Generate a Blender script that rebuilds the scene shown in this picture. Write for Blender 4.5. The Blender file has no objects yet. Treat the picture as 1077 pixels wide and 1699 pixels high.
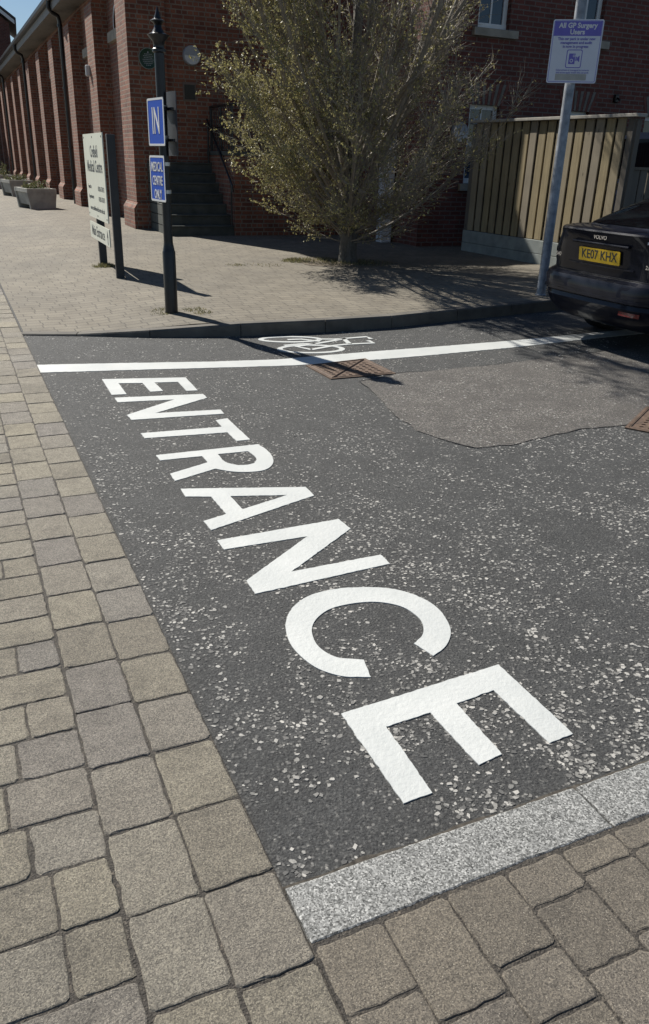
import bpy, bmesh, math, random
from math import radians as R, sin, cos, tan, pi, hypot
from mathutils import Vector, Matrix, noise
from mathutils.geometry import tessellate_polygon

# ------------------------------------------------------------------ camera, sky, sun, exposure
sc = bpy.context.scene
COL = sc.collection
W0P, H0P, FPX, PITCH, ROLL, CAMH = 1077.0, 1699.0, 1304.0, R(24.05), R(-1.9), 1.55
_f = Vector((0, cos(PITCH), -sin(PITCH))); _r = Vector((1, 0, 0)); _d = Vector((0, -sin(PITCH), -cos(PITCH)))
CR = _r * cos(ROLL) + _d * sin(ROLL); CD = -_r * sin(ROLL) + _d * cos(ROLL); CF = _f
cam = bpy.data.cameras.new('camera'); camo = bpy.data.objects.new('camera', cam); COL.objects.link(camo)
M3 = Matrix((CR, -CD, -CF)).transposed()
camo.matrix_world = Matrix.Translation((0, 0, CAMH)) @ M3.to_4x4()
cam.sensor_fit = 'VERTICAL'; cam.sensor_height = 36.0; cam.lens = 36.0 * FPX / H0P
cam.clip_end = 1500; cam.clip_start = 0.05
sc.camera = camo

SUN_AZ, SUN_EL = -44.5, 41.0          # azimuth measured from +Y towards +X
w = bpy.data.worlds.new('World'); sc.world = w; w.use_nodes = True
nt = w.node_tree; bg = nt.nodes['Background']; sky = nt.nodes.new('ShaderNodeTexSky')
sky.sky_type = 'NISHITA'; sky.sun_disc = False
sky.dust_density = 0.2; sky.air_density = 1.0; sky.ozone_density = 4.0; sky.sun_elevation = R(SUN_EL); sky.sun_rotation = R(SUN_AZ)
nt.links.new(sky.outputs[0], bg.inputs[0]); bg.inputs[1].default_value = 0.05
sl = bpy.data.lights.new('sun', 'SUN'); so = bpy.data.objects.new('sun', sl); COL.objects.link(so)
sl.energy = 5.0; sl.angle = R(0.5); sl.color = (1.0, 0.95, 0.86)
sdir = Vector((sin(R(SUN_AZ)) * cos(R(SUN_EL)), cos(R(SUN_AZ)) * cos(R(SUN_EL)), sin(R(SUN_EL))))
so.rotation_euler = sdir.to_track_quat('Z', 'Y').to_euler()
sc.view_settings.view_transform = 'Standard'; sc.view_settings.look = 'None'
sc.view_settings.gamma = 1.0; sc.view_settings.exposure = 0.5
rnd = random.Random(7)

# ------------------------------------------------------------------ measuring helpers (picture -> metres on a real plane)
def ray(u, v): return CR * ((u - W0P / 2) / FPX) + CD * ((v - H0P / 2) / FPX) + CF
def G(u, v, z=0.0):
    d = ray(u, v); t = (z - CAMH) / d.z
    return Vector((d.x * t, d.y * t, z))
DL = Vector((-sin(R(25)), cos(R(25)), 0)); DR = Vector((cos(R(25)), sin(R(25)), 0))
RZ = R(25)                                       # local x = DR, local y = DL
E1 = G(470, 1480)
def nn_of(x, y): return -((x - E1.x) * DR.x + (y - E1.y) * DR.y)
def smooth(a, b, t):
    t = max(0.0, min(1.0, (t - a) / (b - a))); return t * t * (3 - 2 * t)
def zp(x, y):                                     # height of the raised pavement
    return 0.012 + 0.105 * (1 - smooth(-1.95, -0.3, nn_of(x, y))) + 0.004 * min(17, max(0, y - 8))
def GP(u, v):
    z = 0.1
    for _ in range(6):
        p = G(u, v, z); z = zp(p.x, p.y)
    p.z = z; return p
def on_wall(u, v, o, d):                          # (distance along d, height) where the view meets a vertical wall
    r = ray(u, v); det = d.x * (-r.y) + r.x * d.y
    s = (-(o.x) * (-r.y) - r.x * o.y) / det
    t = (d.x * (-o.y) + d.y * o.x) / det
    return s, CAMH + r.z * t
def zat(u, v, p):                                 # height at the distance of point p
    r = ray(u, v); return CAMH + r.z * hypot(p.x, p.y) / hypot(r.x, r.y)

# ------------------------------------------------------------------ object helpers
def tag(o, label=None, cat=None, group=None, kind=None):
    if label: o['label'] = label
    if cat: o['category'] = cat
    if group: o['group'] = group
    if kind: o['kind'] = kind
    return o
def empty(name, loc, rz=0.0, label=None, cat=None, group=None):
    o = bpy.data.objects.new(name, None); COL.objects.link(o); o.empty_display_size = 0.2
    o.location = loc; o.rotation_euler = (0, 0, rz); return tag(o, label, cat, group)
def copy_tree(o, parent=None):
    c = o.copy(); COL.objects.link(c)
    if parent: c.parent = parent
    for ch in list(o.children): copy_tree(ch, c)
    return c
class MB:
    def __init__(s): s.bm = bmesh.new()
    def face(s, pts):
        vs = [s.bm.verts.new(p) for p in pts]
        try: return s.bm.faces.new(vs)
        except ValueError: return None
    def box(s, a, b, mat=None, bevel=0.0):
        """axis aligned box from corner a to corner b, then mat"""
        x0, y0, z0 = a; x1, y1, z1 = b
        vs = [s.bm.verts.new(p) for p in ((x0,y0,z0),(x1,y0,z0),(x1,y1,z0),(x0,y1,z0),(x0,y0,z1),(x1,y0,z1),(x1,y1,z1),(x0,y1,z1))]
        fs = [s.bm.faces.new([vs[i] for i in q]) for q in ((3,2,1,0),(4,5,6,7),(0,1,5,4),(1,2,6,5),(2,3,7,6),(3,0,4,7))]
        if bevel:
            es = list({e for f in fs for e in f.edges})
            r = bmesh.ops.bevel(s.bm, geom=es, offset=bevel, segments=2, affect='EDGES', profile=0.5)
            vs = list({v for f in r['faces'] for v in f.verts} | {v for v in vs if v.is_valid})
        if mat is not None: bmesh.ops.transform(s.bm, matrix=mat, verts=[v for v in vs if v.is_valid])
        return s
    def cbox(s, c, size, mat=None, bevel=0.0):
        h = [q / 2 for q in size]
        return s.box([c[i] - h[i] for i in range(3)], [c[i] + h[i] for i in range(3)], mat, bevel)
    def tube(s, pts, rad, n=8, cap=True):
        pts = [Vector(p) for p in pts]; rings = []
        rs = rad if isinstance(rad, (list, tuple)) else [rad] * len(pts)
        ref = Vector((0.31, 0.2, 0.93)).normalized()
        for i, p in enumerate(pts):
            t = (pts[min(i + 1, len(pts) - 1)] - pts[max(i - 1, 0)]).normalized()
            a = t.cross(ref)
            if a.length < 1e-3: a = t.cross(Vector((1, 0, 0)))
            a.normalize(); b = t.cross(a)
            rings.append([s.bm.verts.new(p + (a * cos(2 * pi * k / n) + b * sin(2 * pi * k / n)) * rs[i]) for k in range(n)])
        for i in range(len(rings) - 1):
            for k in range(n):
                s.bm.faces.new((rings[i][k], rings[i][(k + 1) % n], rings[i + 1][(k + 1) % n], rings[i + 1][k]))
        if cap:
            s.bm.faces.new(rings[0]); s.bm.faces.new(rings[-1][::-1])
        return s
    def lathe(s, prof, c=(0, 0, 0), n=24, axis='Z', cap=True):
        rings = []
        for r, z in prof:
            ring = []
            for k in range(n):
                a = 2 * pi * k / n
                p = (r * cos(a), r * sin(a), z) if axis == 'Z' else (r * cos(a), -z, r * sin(a))
                ring.append(s.bm.verts.new((c[0] + p[0], c[1] + p[1], c[2] + p[2])))
            rings.append(ring)
        for i in range(len(rings) - 1):
            for k in range(n):
                s.bm.faces.new((rings[i][k], rings[i][(k + 1) % n], rings[i + 1][(k + 1) % n], rings[i + 1][k]))
        if cap: s.bm.faces.new(rings[0][::-1]); s.bm.faces.new(rings[-1])
        return s
    def prism(s, loops, f0, f1):
        """loops: outer + holes as lists of 2D points; f0/f1 map 2D -> 3D for bottom/top"""
        tri = tessellate_polygon([[Vector((p[0], p[1], 0)) for p in L] for L in loops])
        flat = [p for L in loops for p in L]
        b = [s.bm.verts.new(f0(p)) for p in flat]; t = [s.bm.verts.new(f1(p)) for p in flat]
        for q in tri:
            for vv in ([t[i] for i in q], [b[i] for i in reversed(q)]):
                try: s.bm.faces.new(vv)
                except ValueError: pass
        k = 0
        for L in loops:
            m = len(L)
            for i in range(m):
                j = (i + 1) % m
                try: s.bm.faces.new((b[k + i], b[k + j], t[k + j], t[k + i]))
                except ValueError: pass
            k += m
        return s
    def xform(s, mat):
        bmesh.ops.transform(s.bm, matrix=mat, verts=s.bm.verts); return s
    def build(s, name, mat, parent=None, uv=False, smooth_=False, fixn=True):
        bm = s.bm
        if fixn: bmesh.ops.recalc_face_normals(bm, faces=bm.faces)
        if uv:
            l = bm.loops.layers.uv.new('UVMap')
            for f in bm.faces:
                n = f.normal
                for lp in f.loops:
                    c = lp.vert.co
                    if abs(n.z) > 0.75: q = (c.x, c.y)
                    elif abs(n.x) > abs(n.y): q = (c.y + 0.11, c.z)
                    else: q = (c.x, c.z)
                    lp[l].uv = q
        if smooth_:
            for f in bm.faces: f.smooth = True
        me = bpy.data.meshes.new(name); bm.to_mesh(me); bm.free()
        o = bpy.data.objects.new(name, me); COL.objects.link(o)
        if isinstance(mat, (list, tuple)):
            for m in mat: me.materials.append(m)
        else: me.materials.append(mat)
        if parent: o.parent = parent
        if smooth_:
            md = o.modifiers.new('split', 'EDGE_SPLIT'); md.split_angle = R(35)
        return o
def text_mesh(txt, size, mat4, name, mat, parent, align='CENTER', ext=0.0008, sx=1.0, bold=0.0, space=1.0):
    cu = bpy.data.curves.new('t', 'FONT'); cu.body = txt; cu.size = size; cu.align_x = align; cu.align_y = 'CENTER'
    cu.extrude = ext; cu.offset = bold; cu.resolution_u = 3; cu.space_character = space; cu.space_line = 0.85
    to = bpy.data.objects.new('t', cu); COL.objects.link(to)
    bpy.context.view_layer.update()
    me = bpy.data.meshes.new_from_object(to.evaluated_get(bpy.context.evaluated_depsgraph_get()))
    bpy.data.objects.remove(to)
    me.transform(mat4 @ Matrix.Diagonal((sx, 1, 1, 1)))
    me.materials.clear(); me.materials.append(mat)
    o = bpy.data.objects.new(name, me); COL.objects.link(o); o.parent = parent
    return o
def sheet_frame(o, xdir, up, nrm):                # 4x4: local x,y,z -> xdir, up, nrm at o
    m = Matrix((xdir, up, nrm)).transposed().to_4x4(); m.translation = Vector(o); return m

# ------------------------------------------------------------------ materials
class N:
    def __init__(s, name):
        s.m = bpy.data.materials.new(name); s.m.use_nodes = True; s.t = s.m.node_tree
        s.b = s.t.nodes['Principled BSDF']; s.b.inputs['Roughness'].default_value = 0.7
    def n(s, typ, **kw):
        nd = s.t.nodes.new('ShaderNode' + typ)
        for k, v in kw.items():
            if hasattr(nd, k) and k not in nd.inputs: setattr(nd, k, v)
            else: nd.inputs[k].default_value = v
        return nd
    def l(s, a, b): s.t.links.new(a, b)
    def coord(s, which='Object', scale=None):
        c = s.n('TexCoord').outputs[which]
        if scale:
            mp = s.n('Mapping'); mp.inputs['Scale'].default_value = scale; s.l(c, mp.inputs['Vector']); return mp.outputs[0]
        return c
    def noise(s, vec, scale, detail=4, rough=0.55):
        nd = s.n('TexNoise'); nd.inputs['Scale'].default_value = scale; nd.inputs['Detail'].default_value = detail
        nd.inputs['Roughness'].default_value = rough; s.l(vec, nd.inputs['Vector']); return nd.outputs['Fac']
    def ramp(s, fac, stops):
        nd = s.n('ValToRGB'); cr = nd.color_ramp
        while len(cr.elements) > 1: cr.elements.remove(cr.elements[-1])
        for i, (p, c) in enumerate(stops):
            e = cr.elements[0] if i == 0 else cr.elements.new(p)
            e.position = p; e.color = (*c, 1) if len(c) == 3 else c
        s.l(fac, nd.inputs[0]); return nd.outputs[0]
    def mix(s, fac, a, b, mode='MIX'):
        nd = s.n('MixRGB'); nd.blend_type = mode
        for i, q in ((0, fac), (1, a), (2, b)):
            if isinstance(q, (int, float)): nd.inputs[i].default_value = q
            elif isinstance(q, tuple): nd.inputs[i].default_value = (*q, 1)
            else: s.l(q, nd.inputs[i])
        return nd.outputs[0]
    def math(s, op, a, b=0.0):
        nd = s.n('Math'); nd.operation = op
        for i, q in ((0, a), (1, b)):
            if isinstance(q, (int, float)): nd.inputs[i].default_value = q
            else: s.l(q, nd.inputs[i])
        return nd.outputs[0]
    def island(s): return s.n('NewGeometry').outputs['Random Per Island']
    def color(s, c):
        if isinstance(c, tuple): s.b.inputs['Base Color'].default_value = (*c, 1)
        else: s.l(c, s.b.inputs['Base Color'])
        return s
    def bump(s, h, strength=0.5, dist=0.01):
        nd = s.n('Bump'); nd.inputs['Strength'].default_value = strength; nd.inputs['Distance'].default_value = dist
        s.l(h, nd.inputs['Height']); s.l(nd.outputs[0], s.b.inputs['Normal']); return s
    def set(s, **kw):
        for k, v in kw.items(): s.b.inputs[k.replace('_', ' ')].default_value = v
        return s

def plain(name, c, rough=0.6, metal=0.0, var=0.12, scale=9, bump=0.0, coat=0.0):
    s = N(name); v = s.coord(); f = s.noise(v, scale, 5)
    lo = tuple(q * (1 - var) for q in c); hi = tuple(min(1, q * (1 + var)) for q in c)
    s.color(s.ramp(f, [(0.3, lo), (0.7, hi)])); s.set(Roughness=rough, Metallic=metal)
    if coat: s.set(Coat_Weight=coat, Coat_Roughness=0.04)
    if bump: s.bump(s.noise(v, scale * 12, 3), bump, 0.004)
    return s.m

def m_asphalt(name, base, dark, light, cell, lightcut, bumpd=0.006):
    s = N(name); v = s.coord()
    big = s.noise(v, 0.8, 4); mid = s.noise(v, 5, 5); fine = s.noise(v, 160, 4, 0.7)
    vo = s.n('TexVoronoi'); vo.inputs['Scale'].default_value = cell; s.l(v, vo.inputs['Vector'])
    vs = s.n('SeparateColor'); s.l(vo.outputs['Color'], vs.inputs[0])
    col = s.mix(s.ramp(big, [(0.3, (0, 0, 0)), (0.7, (1, 1, 1))]), dark, base)
    col = s.mix(0.5, col, s.ramp(mid, [(0.3, tuple(q * 0.75 for q in base)), (0.75, tuple(q * 1.35 for q in base))]))
    edge = s.ramp(vo.outputs['Distance'], [(0.25, (1, 1, 1)), (0.55, (0, 0, 0))])
    pick = s.ramp(vs.outputs[0], [(lightcut - 0.01, (0, 0, 0)), (lightcut + 0.01, (1, 1, 1))])
    clump = s.ramp(s.noise(v, 3.5, 3), [(0.4, (0.25, 0.25, 0.25)), (0.62, (1, 1, 1))])
    tone = s.mix(vs.outputs[1], tuple(q * 0.45 for q in light), light)
    col = s.mix(s.math('MULTIPLY', s.math('MULTIPLY', edge, pick), clump), col, tone)
    col = s.mix(0.65, col, s.ramp(fine, [(0.3, (0.3, 0.3, 0.3)), (0.72, (1.75, 1.75, 1.75))]), 'MULTIPLY')
    s.set(Roughness=0.82)
    vf = s.n('TexVoronoi'); vf.inputs['Scale'].default_value = 150; vf.feature = 'F1'
    wv = s.n('VectorMath'); wv.operation = 'MULTIPLY_ADD'; wn = s.n('TexNoise'); wn.inputs['Scale'].default_value = 90; s.l(v, wn.inputs['Vector']); s.l(wn.outputs['Color'], wv.inputs[0]); wv.inputs[1].default_value = (.012, .012, .012); s.l(v, wv.inputs[2]); s.l(wv.outputs[0], vf.inputs['Vector'])
    vc = s.n('SeparateColor'); s.l(vf.outputs['Color'], vc.inputs[0])
    s.color(s.mix(0.8, col, s.ramp(vc.outputs[0], [(0.0, (.55, .55, .56)), (.6, (1, 1, 1)), (.85, (1.25, 1.25, 1.24)), (1.0, (2.1, 2.05, 1.95))]), 'MULTIPLY'))
    h = s.math('ADD', s.math('ADD', s.math('MULTIPLY', vc.outputs[2], 0.45), s.math('MULTIPLY', edge, 0.3)), s.math('MULTIPLY', fine, 1.1))
    s.bump(h, 0.8, bumpd); return s.m

def m_block(name, tones, uvbrick=None):
    s = N(name); v = s.coord()
    fine = s.noise(v, 210, 5, 0.8); mid = s.noise(v, 18, 6, .65); big = s.noise(v, 0.9, 3)
    if uvbrick is None: t = s.island()
    else: t = s.noise(v, 1.0, 1)
    col = s.ramp(t, tones)
    col = s.mix(0.45, col, s.ramp(mid, [(0.25, (0.6, 0.57, 0.53)), (0.75, (1.3, 1.27, 1.2))]), 'MULTIPLY')
    col = s.mix(0.6, col, s.ramp(fine, [(0.28, (0.5, 0.5, 0.5)), (0.68, (1.45, 1.45, 1.45))]), 'MULTIPLY')
    gr = s.n('TexVoronoi'); gr.inputs['Scale'].default_value = 330; s.l(v, gr.inputs['Vector']); gs = s.n('SeparateColor'); s.l(gr.outputs['Color'], gs.inputs[0])
    col = s.mix(0.75, col, s.ramp(gs.outputs[1], [(0.0, (0.42, 0.42, 0.43)), (0.5, (1, 1, 1)), (1.0, (1.6, 1.58, 1.52))]), 'MULTIPLY')
    col = s.mix(s.ramp(s.noise(v, 3.2, 6, .7), [(.5, (0, 0, 0)), (.75, (.5, .5, .5))]), col, (.075, .068, .058))
    gm = s.n('TexVoronoi'); gm.inputs['Scale'].default_value = 1.7; s.l(v, gm.inputs['Vector'])
    col = s.mix(s.ramp(gm.outputs['Distance'], [(.016, (.6, .6, .6)), (.024, (0, 0, 0))]), col, (.30, .29, .27))
    sp = s.n('TexVoronoi'); sp.inputs['Scale'].default_value = 300; s.l(v, sp.inputs['Vector'])
    ss = s.n('SeparateColor'); s.l(sp.outputs['Color'], ss.inputs[0])
    fl = s.math('MULTIPLY', s.ramp(ss.outputs[0], [(0.86, (0, 0, 0)), (0.96, (1, 1, 1))]), s.ramp(sp.outputs['Distance'], [(0.2, (1, 1, 1)), (0.5, (0, 0, 0))]))
    col = s.mix(s.math('MULTIPLY', fl, 0.75), col, (0.62, 0.56, 0.46))
    s.color(col); s.set(Roughness=0.85)
    s.bump(s.math('ADD', s.math('MULTIPLY', fine, 1.6), s.math('MULTIPLY', mid, 1.8)), 0.9, 0.006)
    return s.m

def m_brick(name, c1, c2, mortar, bw=0.228, rh=0.078, ms=0.011, squash=0.5, freq=2, offset=0.25, bump=0.6, uv=True, stain=None, extra=None):
    s = N(name); v = s.coord('UV' if uv else 'Object')
    wob = s.n('TexNoise'); wob.inputs['Scale'].default_value = 6.0; s.l(v, wob.inputs['Vector'])
    v2 = s.n('VectorMath'); v2.operation = 'MULTIPLY_ADD'; s.l(wob.outputs['Color'], v2.inputs[0]); v2.inputs[1].default_value = (0.006, 0.006, 0); s.l(v, v2.inputs[2])
    b = s.n('TexBrick'); b.offset = offset; b.offset_frequency = 2; b.squash = squash; b.squash_frequency = freq
    b.inputs['Scale'].default_value = 1.0; b.inputs['Mortar Size'].default_value = ms; b.inputs['Mortar Smooth'].default_value = 0.15
    b.inputs['Brick Width'].default_value = bw; b.inputs['Row Height'].default_value = rh; b.inputs['Bias'].default_value = -0.15
    b.inputs['Color1'].default_value = (*c1, 1); b.inputs['Color2'].default_value = (*c2, 1); b.inputs['Mortar'].default_value = (*mortar, 1)
    s.l(v2.outputs[0], b.inputs['Vector'])
    fine = s.noise(v, 70, 5, 0.65); mid = s.noise(v, 3.0, 4); big = s.noise(v, 0.5, 3)
    col = s.mix(0.6, b.outputs['Color'], s.ramp(fine, [(0.3, (0.55, 0.55, 0.55)), (0.7, (1.35, 1.35, 1.35))]), 'MULTIPLY')
    col = s.mix(0.6, col, s.ramp(mid, [(0.3, (0.65, 0.62, 0.6)), (0.7, (1.25, 1.25, 1.25))]), 'MULTIPLY')
    col = s.mix(0.5, col, s.ramp(big, [(0.3, (0.7, 0.7, 0.72)), (0.7, (1.2, 1.17, 1.12))]), 'MULTIPLY')
    s.color(col); s.set(Roughness=0.85)
    inv = s.math('SUBTRACT', 1.0, b.outputs['Fac'])
    s.bump(s.math('ADD', inv, s.math('MULTIPLY', fine, 0.5)), bump, 0.008)
    return s.m

def m_wood(name, c1, c2, grey, scl=1.0):
    s = N(name); v = s.coord('Object', (28 * scl, 28 * scl, 1.2 * scl))
    g = s.noise(v, 1.6, 6, 0.65); t = s.island(); big = s.noise(s.coord(), 1.8, 3)
    col = s.ramp(g, [(0.3, c1), (0.72, c2)])
    col = s.mix(s.ramp(t, [(0.35, (0.05, 0.05, 0.05)), (0.95, (0.8, 0.8, 0.8))]), col, grey)
    col = s.mix(0.5, col, s.ramp(big, [(0.3, (0.7, 0.7, 0.7)), (0.7, (1.25, 1.25, 1.25))]), 'MULTIPLY')
    kn = s.n('TexVoronoi'); kn.inputs['Scale'].default_value = 1.0; s.l(s.coord('Object', (7, 7, 2.6)), kn.inputs['Vector'])
    col = s.mix(s.ramp(kn.outputs['Distance'], [(0.04, (0.8, 0.8, 0.8)), (0.09, (0, 0, 0))]), col, tuple(q * 0.3 for q in c1))
    s.color(col); s.set(Roughness=0.8); s.bump(g, 0.35, 0.004); return s.m

def m_leaf(name, stops):
    s = N(name); s.color(s.ramp(s.island(), stops)); s.set(Roughness=0.5)
    tr = s.n('BsdfTranslucent'); s.l(s.b.inputs['Base Color'].links[0].from_socket, tr.inputs['Color'])
    mx = s.n('MixShader'); mx.inputs[0].default_value = 0.35
    out = s.t.nodes['Material Output']; s.l(s.b.outputs[0], mx.inputs[1]); s.l(tr.outputs[0], mx.inputs[2]); s.l(mx.outputs[0], out.inputs['Surface'])
    return s.m

def m_paint(name='road_paint'):
    s = N(name); v = s.coord(); f = s.noise(v, 55, 5, 0.65); g = s.noise(v, 4, 4); d = s.noise(v, 2.2, 6, 0.7)
    col = s.ramp(g, [(0.3, (0.51, 0.53, 0.52)), (0.7, (0.60, 0.615, 0.60))])
    col = s.mix(s.ramp(d, [(0.58, (0, 0, 0)), (0.78, (0.45, 0.45, 0.45))]), col, (0.55, 0.53, 0.48))
    col = s.mix(s.ramp(s.noise(v, 190, 3, 0.7), [(0.70, (0, 0, 0)), (0.8, (0.5, 0.5, 0.5))]), col, (0.3, 0.3, 0.29))
    s.color(col); s.set(Roughness=0.55); s.bump(f, 0.6, 0.004); return s.m

ASPH = m_asphalt('asphalt', (0.059, 0.060, 0.060), (0.047, 0.048, 0.048), (0.36, 0.35, 0.33), 85, 0.84)
PATCH = m_asphalt('patch_asphalt', (0.098, 0.091, 0.084), (0.078, 0.073, 0.068), (0.40, 0.375, 0.34), 90, 0.42)
JOINT = m_asphalt('sand_joint', (0.066, 0.058, 0.048), (0.042, 0.037, 0.032), (0.14, 0.12, 0.10), 160, 0.7)
BLOCK = m_block('paving_block', [(0.0, (0.237, 0.216, 0.179)), (0.3, (0.295, 0.270, 0.218)), (0.5, (0.241, 0.223, 0.204)), (0.75, (0.324, 0.294, 0.227)), (0.9, (0.273, 0.255, 0.225)), (1.0, (0.217, 0.202, 0.188))])
BLOCK2 = m_block('corner_paving_block', [(0.0, (0.185, 0.165, 0.139)), (0.5, (0.234, 0.208, 0.171)), (1.0, (0.212, 0.190, 0.164))])
PAVE = m_brick('pavement_blocks', (0.196, 0.176, 0.138), (0.164, 0.147, 0.117), (0.096, 0.086, 0.068), bw=0.21, rh=0.128, ms=0.007, squash=0.75, freq=3, offset=0.42, bump=0.5)
GRAN = N('granite'); _v = GRAN.coord()
_q = GRAN.n('TexVoronoi'); _q.inputs['Scale'].default_value = 270; GRAN.l(_v, _q.inputs['Vector']); _s = GRAN.n('SeparateColor'); GRAN.l(_q.outputs['Color'], _s.inputs[0])
_a = GRAN.ramp(_s.outputs[0], [(0.0, (0.05, 0.052, 0.05)), (0.22, (0.125, 0.127, 0.122)), (0.5, (0.22, 0.222, 0.215)), (0.78, (0.31, 0.312, 0.303)), (1.0, (0.52, 0.52, 0.50))])
_a = GRAN.mix(0.5, _a, GRAN.ramp(GRAN.noise(_v, 60, 5, .7), [(.3, (.6, .6, .6)), (.7, (1.35, 1.35, 1.35))]), 'MULTIPLY')
_a = GRAN.mix(0.4, _a, GRAN.ramp(GRAN.noise(_v, 6, 4), [(0.3, (0.7, 0.7, 0.7)), (0.7, (1.15, 1.15, 1.15))]), 'MULTIPLY')
GRAN.color(_a).set(Roughness=0.7).bump(GRAN.noise(_v, 180, 4, 0.7), 0.6, 0.003); GRAN = GRAN.m
KERB = plain('kerb_concrete', (0.115, 0.105, 0.09), 0.85, var=0.3, scale=5, bump=0.5)
PAINT = m_paint()
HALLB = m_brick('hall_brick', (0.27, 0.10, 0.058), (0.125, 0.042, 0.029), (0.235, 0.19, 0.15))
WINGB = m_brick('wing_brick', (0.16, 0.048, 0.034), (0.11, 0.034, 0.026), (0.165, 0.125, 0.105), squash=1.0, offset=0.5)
SLATE = plain('slate', (0.06, 0.06, 0.065), 0.6, var=0.3, scale=6)
STONE = plain('stone', (0.30, 0.27, 0.22), 0.85, var=0.25, scale=5, bump=0.4)
STEPM = plain('step_stone', (0.075, 0.08, 0.072), 0.85, var=0.3, scale=5, bump=0.4)
BLACK = plain('black_paint', (0.012, 0.012, 0.014), 0.32, var=0.3, scale=14)
DARKM = plain('dark_grey_metal', (0.028, 0.030, 0.034), 0.45, var=0.2)
GALV = plain('galvanised_steel', (0.27, 0.29, 0.32), 0.5, metal=0.35, var=0.3, scale=14)
ALU = plain('aluminium', (0.6, 0.6, 0.6), 0.35, metal=0.9, var=0.1)
SIGNG = plain('sign_back_grey', (0.05, 0.055, 0.065), 0.5, var=0.1)
WHITE = plain('white_paint', (0.74, 0.75, 0.74), 0.5, var=0.05)
PIERW = plain('white_masonry_paint', (0.72, 0.74, 0.78), 0.6, var=0.07, scale=4)
BLUE = N('sign_blue').color((0.002, 0.075, 0.50)).set(Roughness=0.5, Specular_IOR_Level=0.25).m
CREAM = plain('sign_cream', (0.66, 0.69, 0.60), 0.3, var=0.04)
INK = plain('sign_ink', (0.02, 0.03, 0.04), 0.5)
PURP = plain('sign_purple', (0.15, 0.13, 0.50), 0.4, var=0.05)
GREENP = plain('plaque_green', (0.008, 0.045, 0.026), 0.35, var=0.1)
LAMPW = plain('opal_plastic', (0.56, 0.57, 0.58), 0.35, var=0.03)
LAMPG = plain('lamp_grey', (0.30, 0.32, 0.36), 0.4, var=0.04)
RUST = N('rusty_iron'); _v = RUST.coord()
RUST.color(RUST.ramp(RUST.noise(_v, 22, 6, 0.7), [(0.25, (0.045, 0.030, 0.022)), (0.5, (0.115, 0.075, 0.052)), (0.75, (0.20, 0.135, 0.092))])).set(Roughness=0.75).bump(RUST.noise(_v, 120, 3), 0.5, 0.003); RUST = RUST.m
WOOD = m_wood('fence_wood', (0.235, 0.185, 0.10), (0.39, 0.315, 0.18), (0.27, 0.235, 0.185))
WOODD = m_wood('shade_dark_weathered_wood', (0.10, 0.085, 0.065), (0.17, 0.145, 0.11), (0.12, 0.11, 0.10))  # darker copy of the fence wood, shade of gaps and backs put into its colour
GRAVB = plain('painted_gravel_board', (0.25, 0.275, 0.265), 0.7, var=0.2, scale=6)
CONC = plain('planter_concrete', (0.36, 0.355, 0.32), 0.85, var=0.25, scale=4, bump=0.4)
SOIL = plain('soil', (0.045, 0.032, 0.022), 0.95, var=0.4, scale=30, bump=0.8)
BARK = N('bark'); _v = BARK.coord('Object', (1, 1, 0.35))
BARK.color(BARK.ramp(BARK.noise(_v, 26, 6, 0.7), [(0.3, (0.055, 0.048, 0.040)), (0.7, (0.17, 0.155, 0.13))])).set(Roughness=0.8).bump(BARK.noise(_v, 40, 5, 0.7), 0.8, 0.012); BARK = BARK.m
LEAF = m_leaf('spring_leaf', [(0.0, (0.18, 0.165, 0.07)), (0.4, (0.36, 0.325, 0.145)), (0.75, (0.29, 0.275, 0.11)), (1.0, (0.56, 0.50, 0.27))])
GREEN = m_leaf('weed_green', [(0.0, (0.06, 0.085, 0.028)), (0.5, (0.11, 0.13, 0.05)), (1.0, (0.26, 0.22, 0.12))])
CARP = N('car_paint_dark_blue').color((0.0035, 0.005, 0.013)).set(Roughness=0.45, Specular_IOR_Level=0.15, Coat_Weight=0.4, Coat_Roughness=0.03).m
TRIM = plain('black_plastic', (0.012, 0.012, 0.013), 0.5)
RUBBER = plain('rubber', (0.015, 0.015, 0.015), 0.8)
GLASS = N('dark_glass').color((0.006, 0.009, 0.011)).set(Roughness=0.03, Specular_IOR_Level=0.55).m
REDL = plain('red_lens', (0.14, 0.004, 0.005), 0.15, var=0.05, coat=1.0)
CLRL = plain('clear_lens', (0.42, 0.42, 0.43), 0.12, var=0.15, scale=30, coat=1.0)
YPLATE = plain('yellow_plate', (0.60, 0.39, 0.015), 0.35, var=0.03)
CHROME = plain('chrome', (0.7, 0.7, 0.72), 0.12, metal=1.0, var=0.02)
VANP = plain('silver_van_paint', (0.35, 0.37, 0.40), 0.35, metal=0.3, var=0.04, coat=0.6)

# ------------------------------------------------------------------ setting: ground, road, pavement
EP = lambda d, n, z=0.0: Vector((E1.x - DL.x * d - DR.x * n, E1.y - DL.y * d - DR.y * n, z))   # d towards the camera along the road edge, n to its left
m = MB(); m.face([(-400, -60, -0.06), (400, -60, -0.06), (400, 700, -0.06), (-400, 700, -0.06)])
tag(m.build('ground', JOINT), kind='structure')
m = MB(); m.face([tuple(EP(3, 6)), tuple(EP(3, -60)), tuple(EP(-60, -60)), tuple(EP(-60, 6))])
tag(m.build('road', ASPH), kind='structure')

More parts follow.
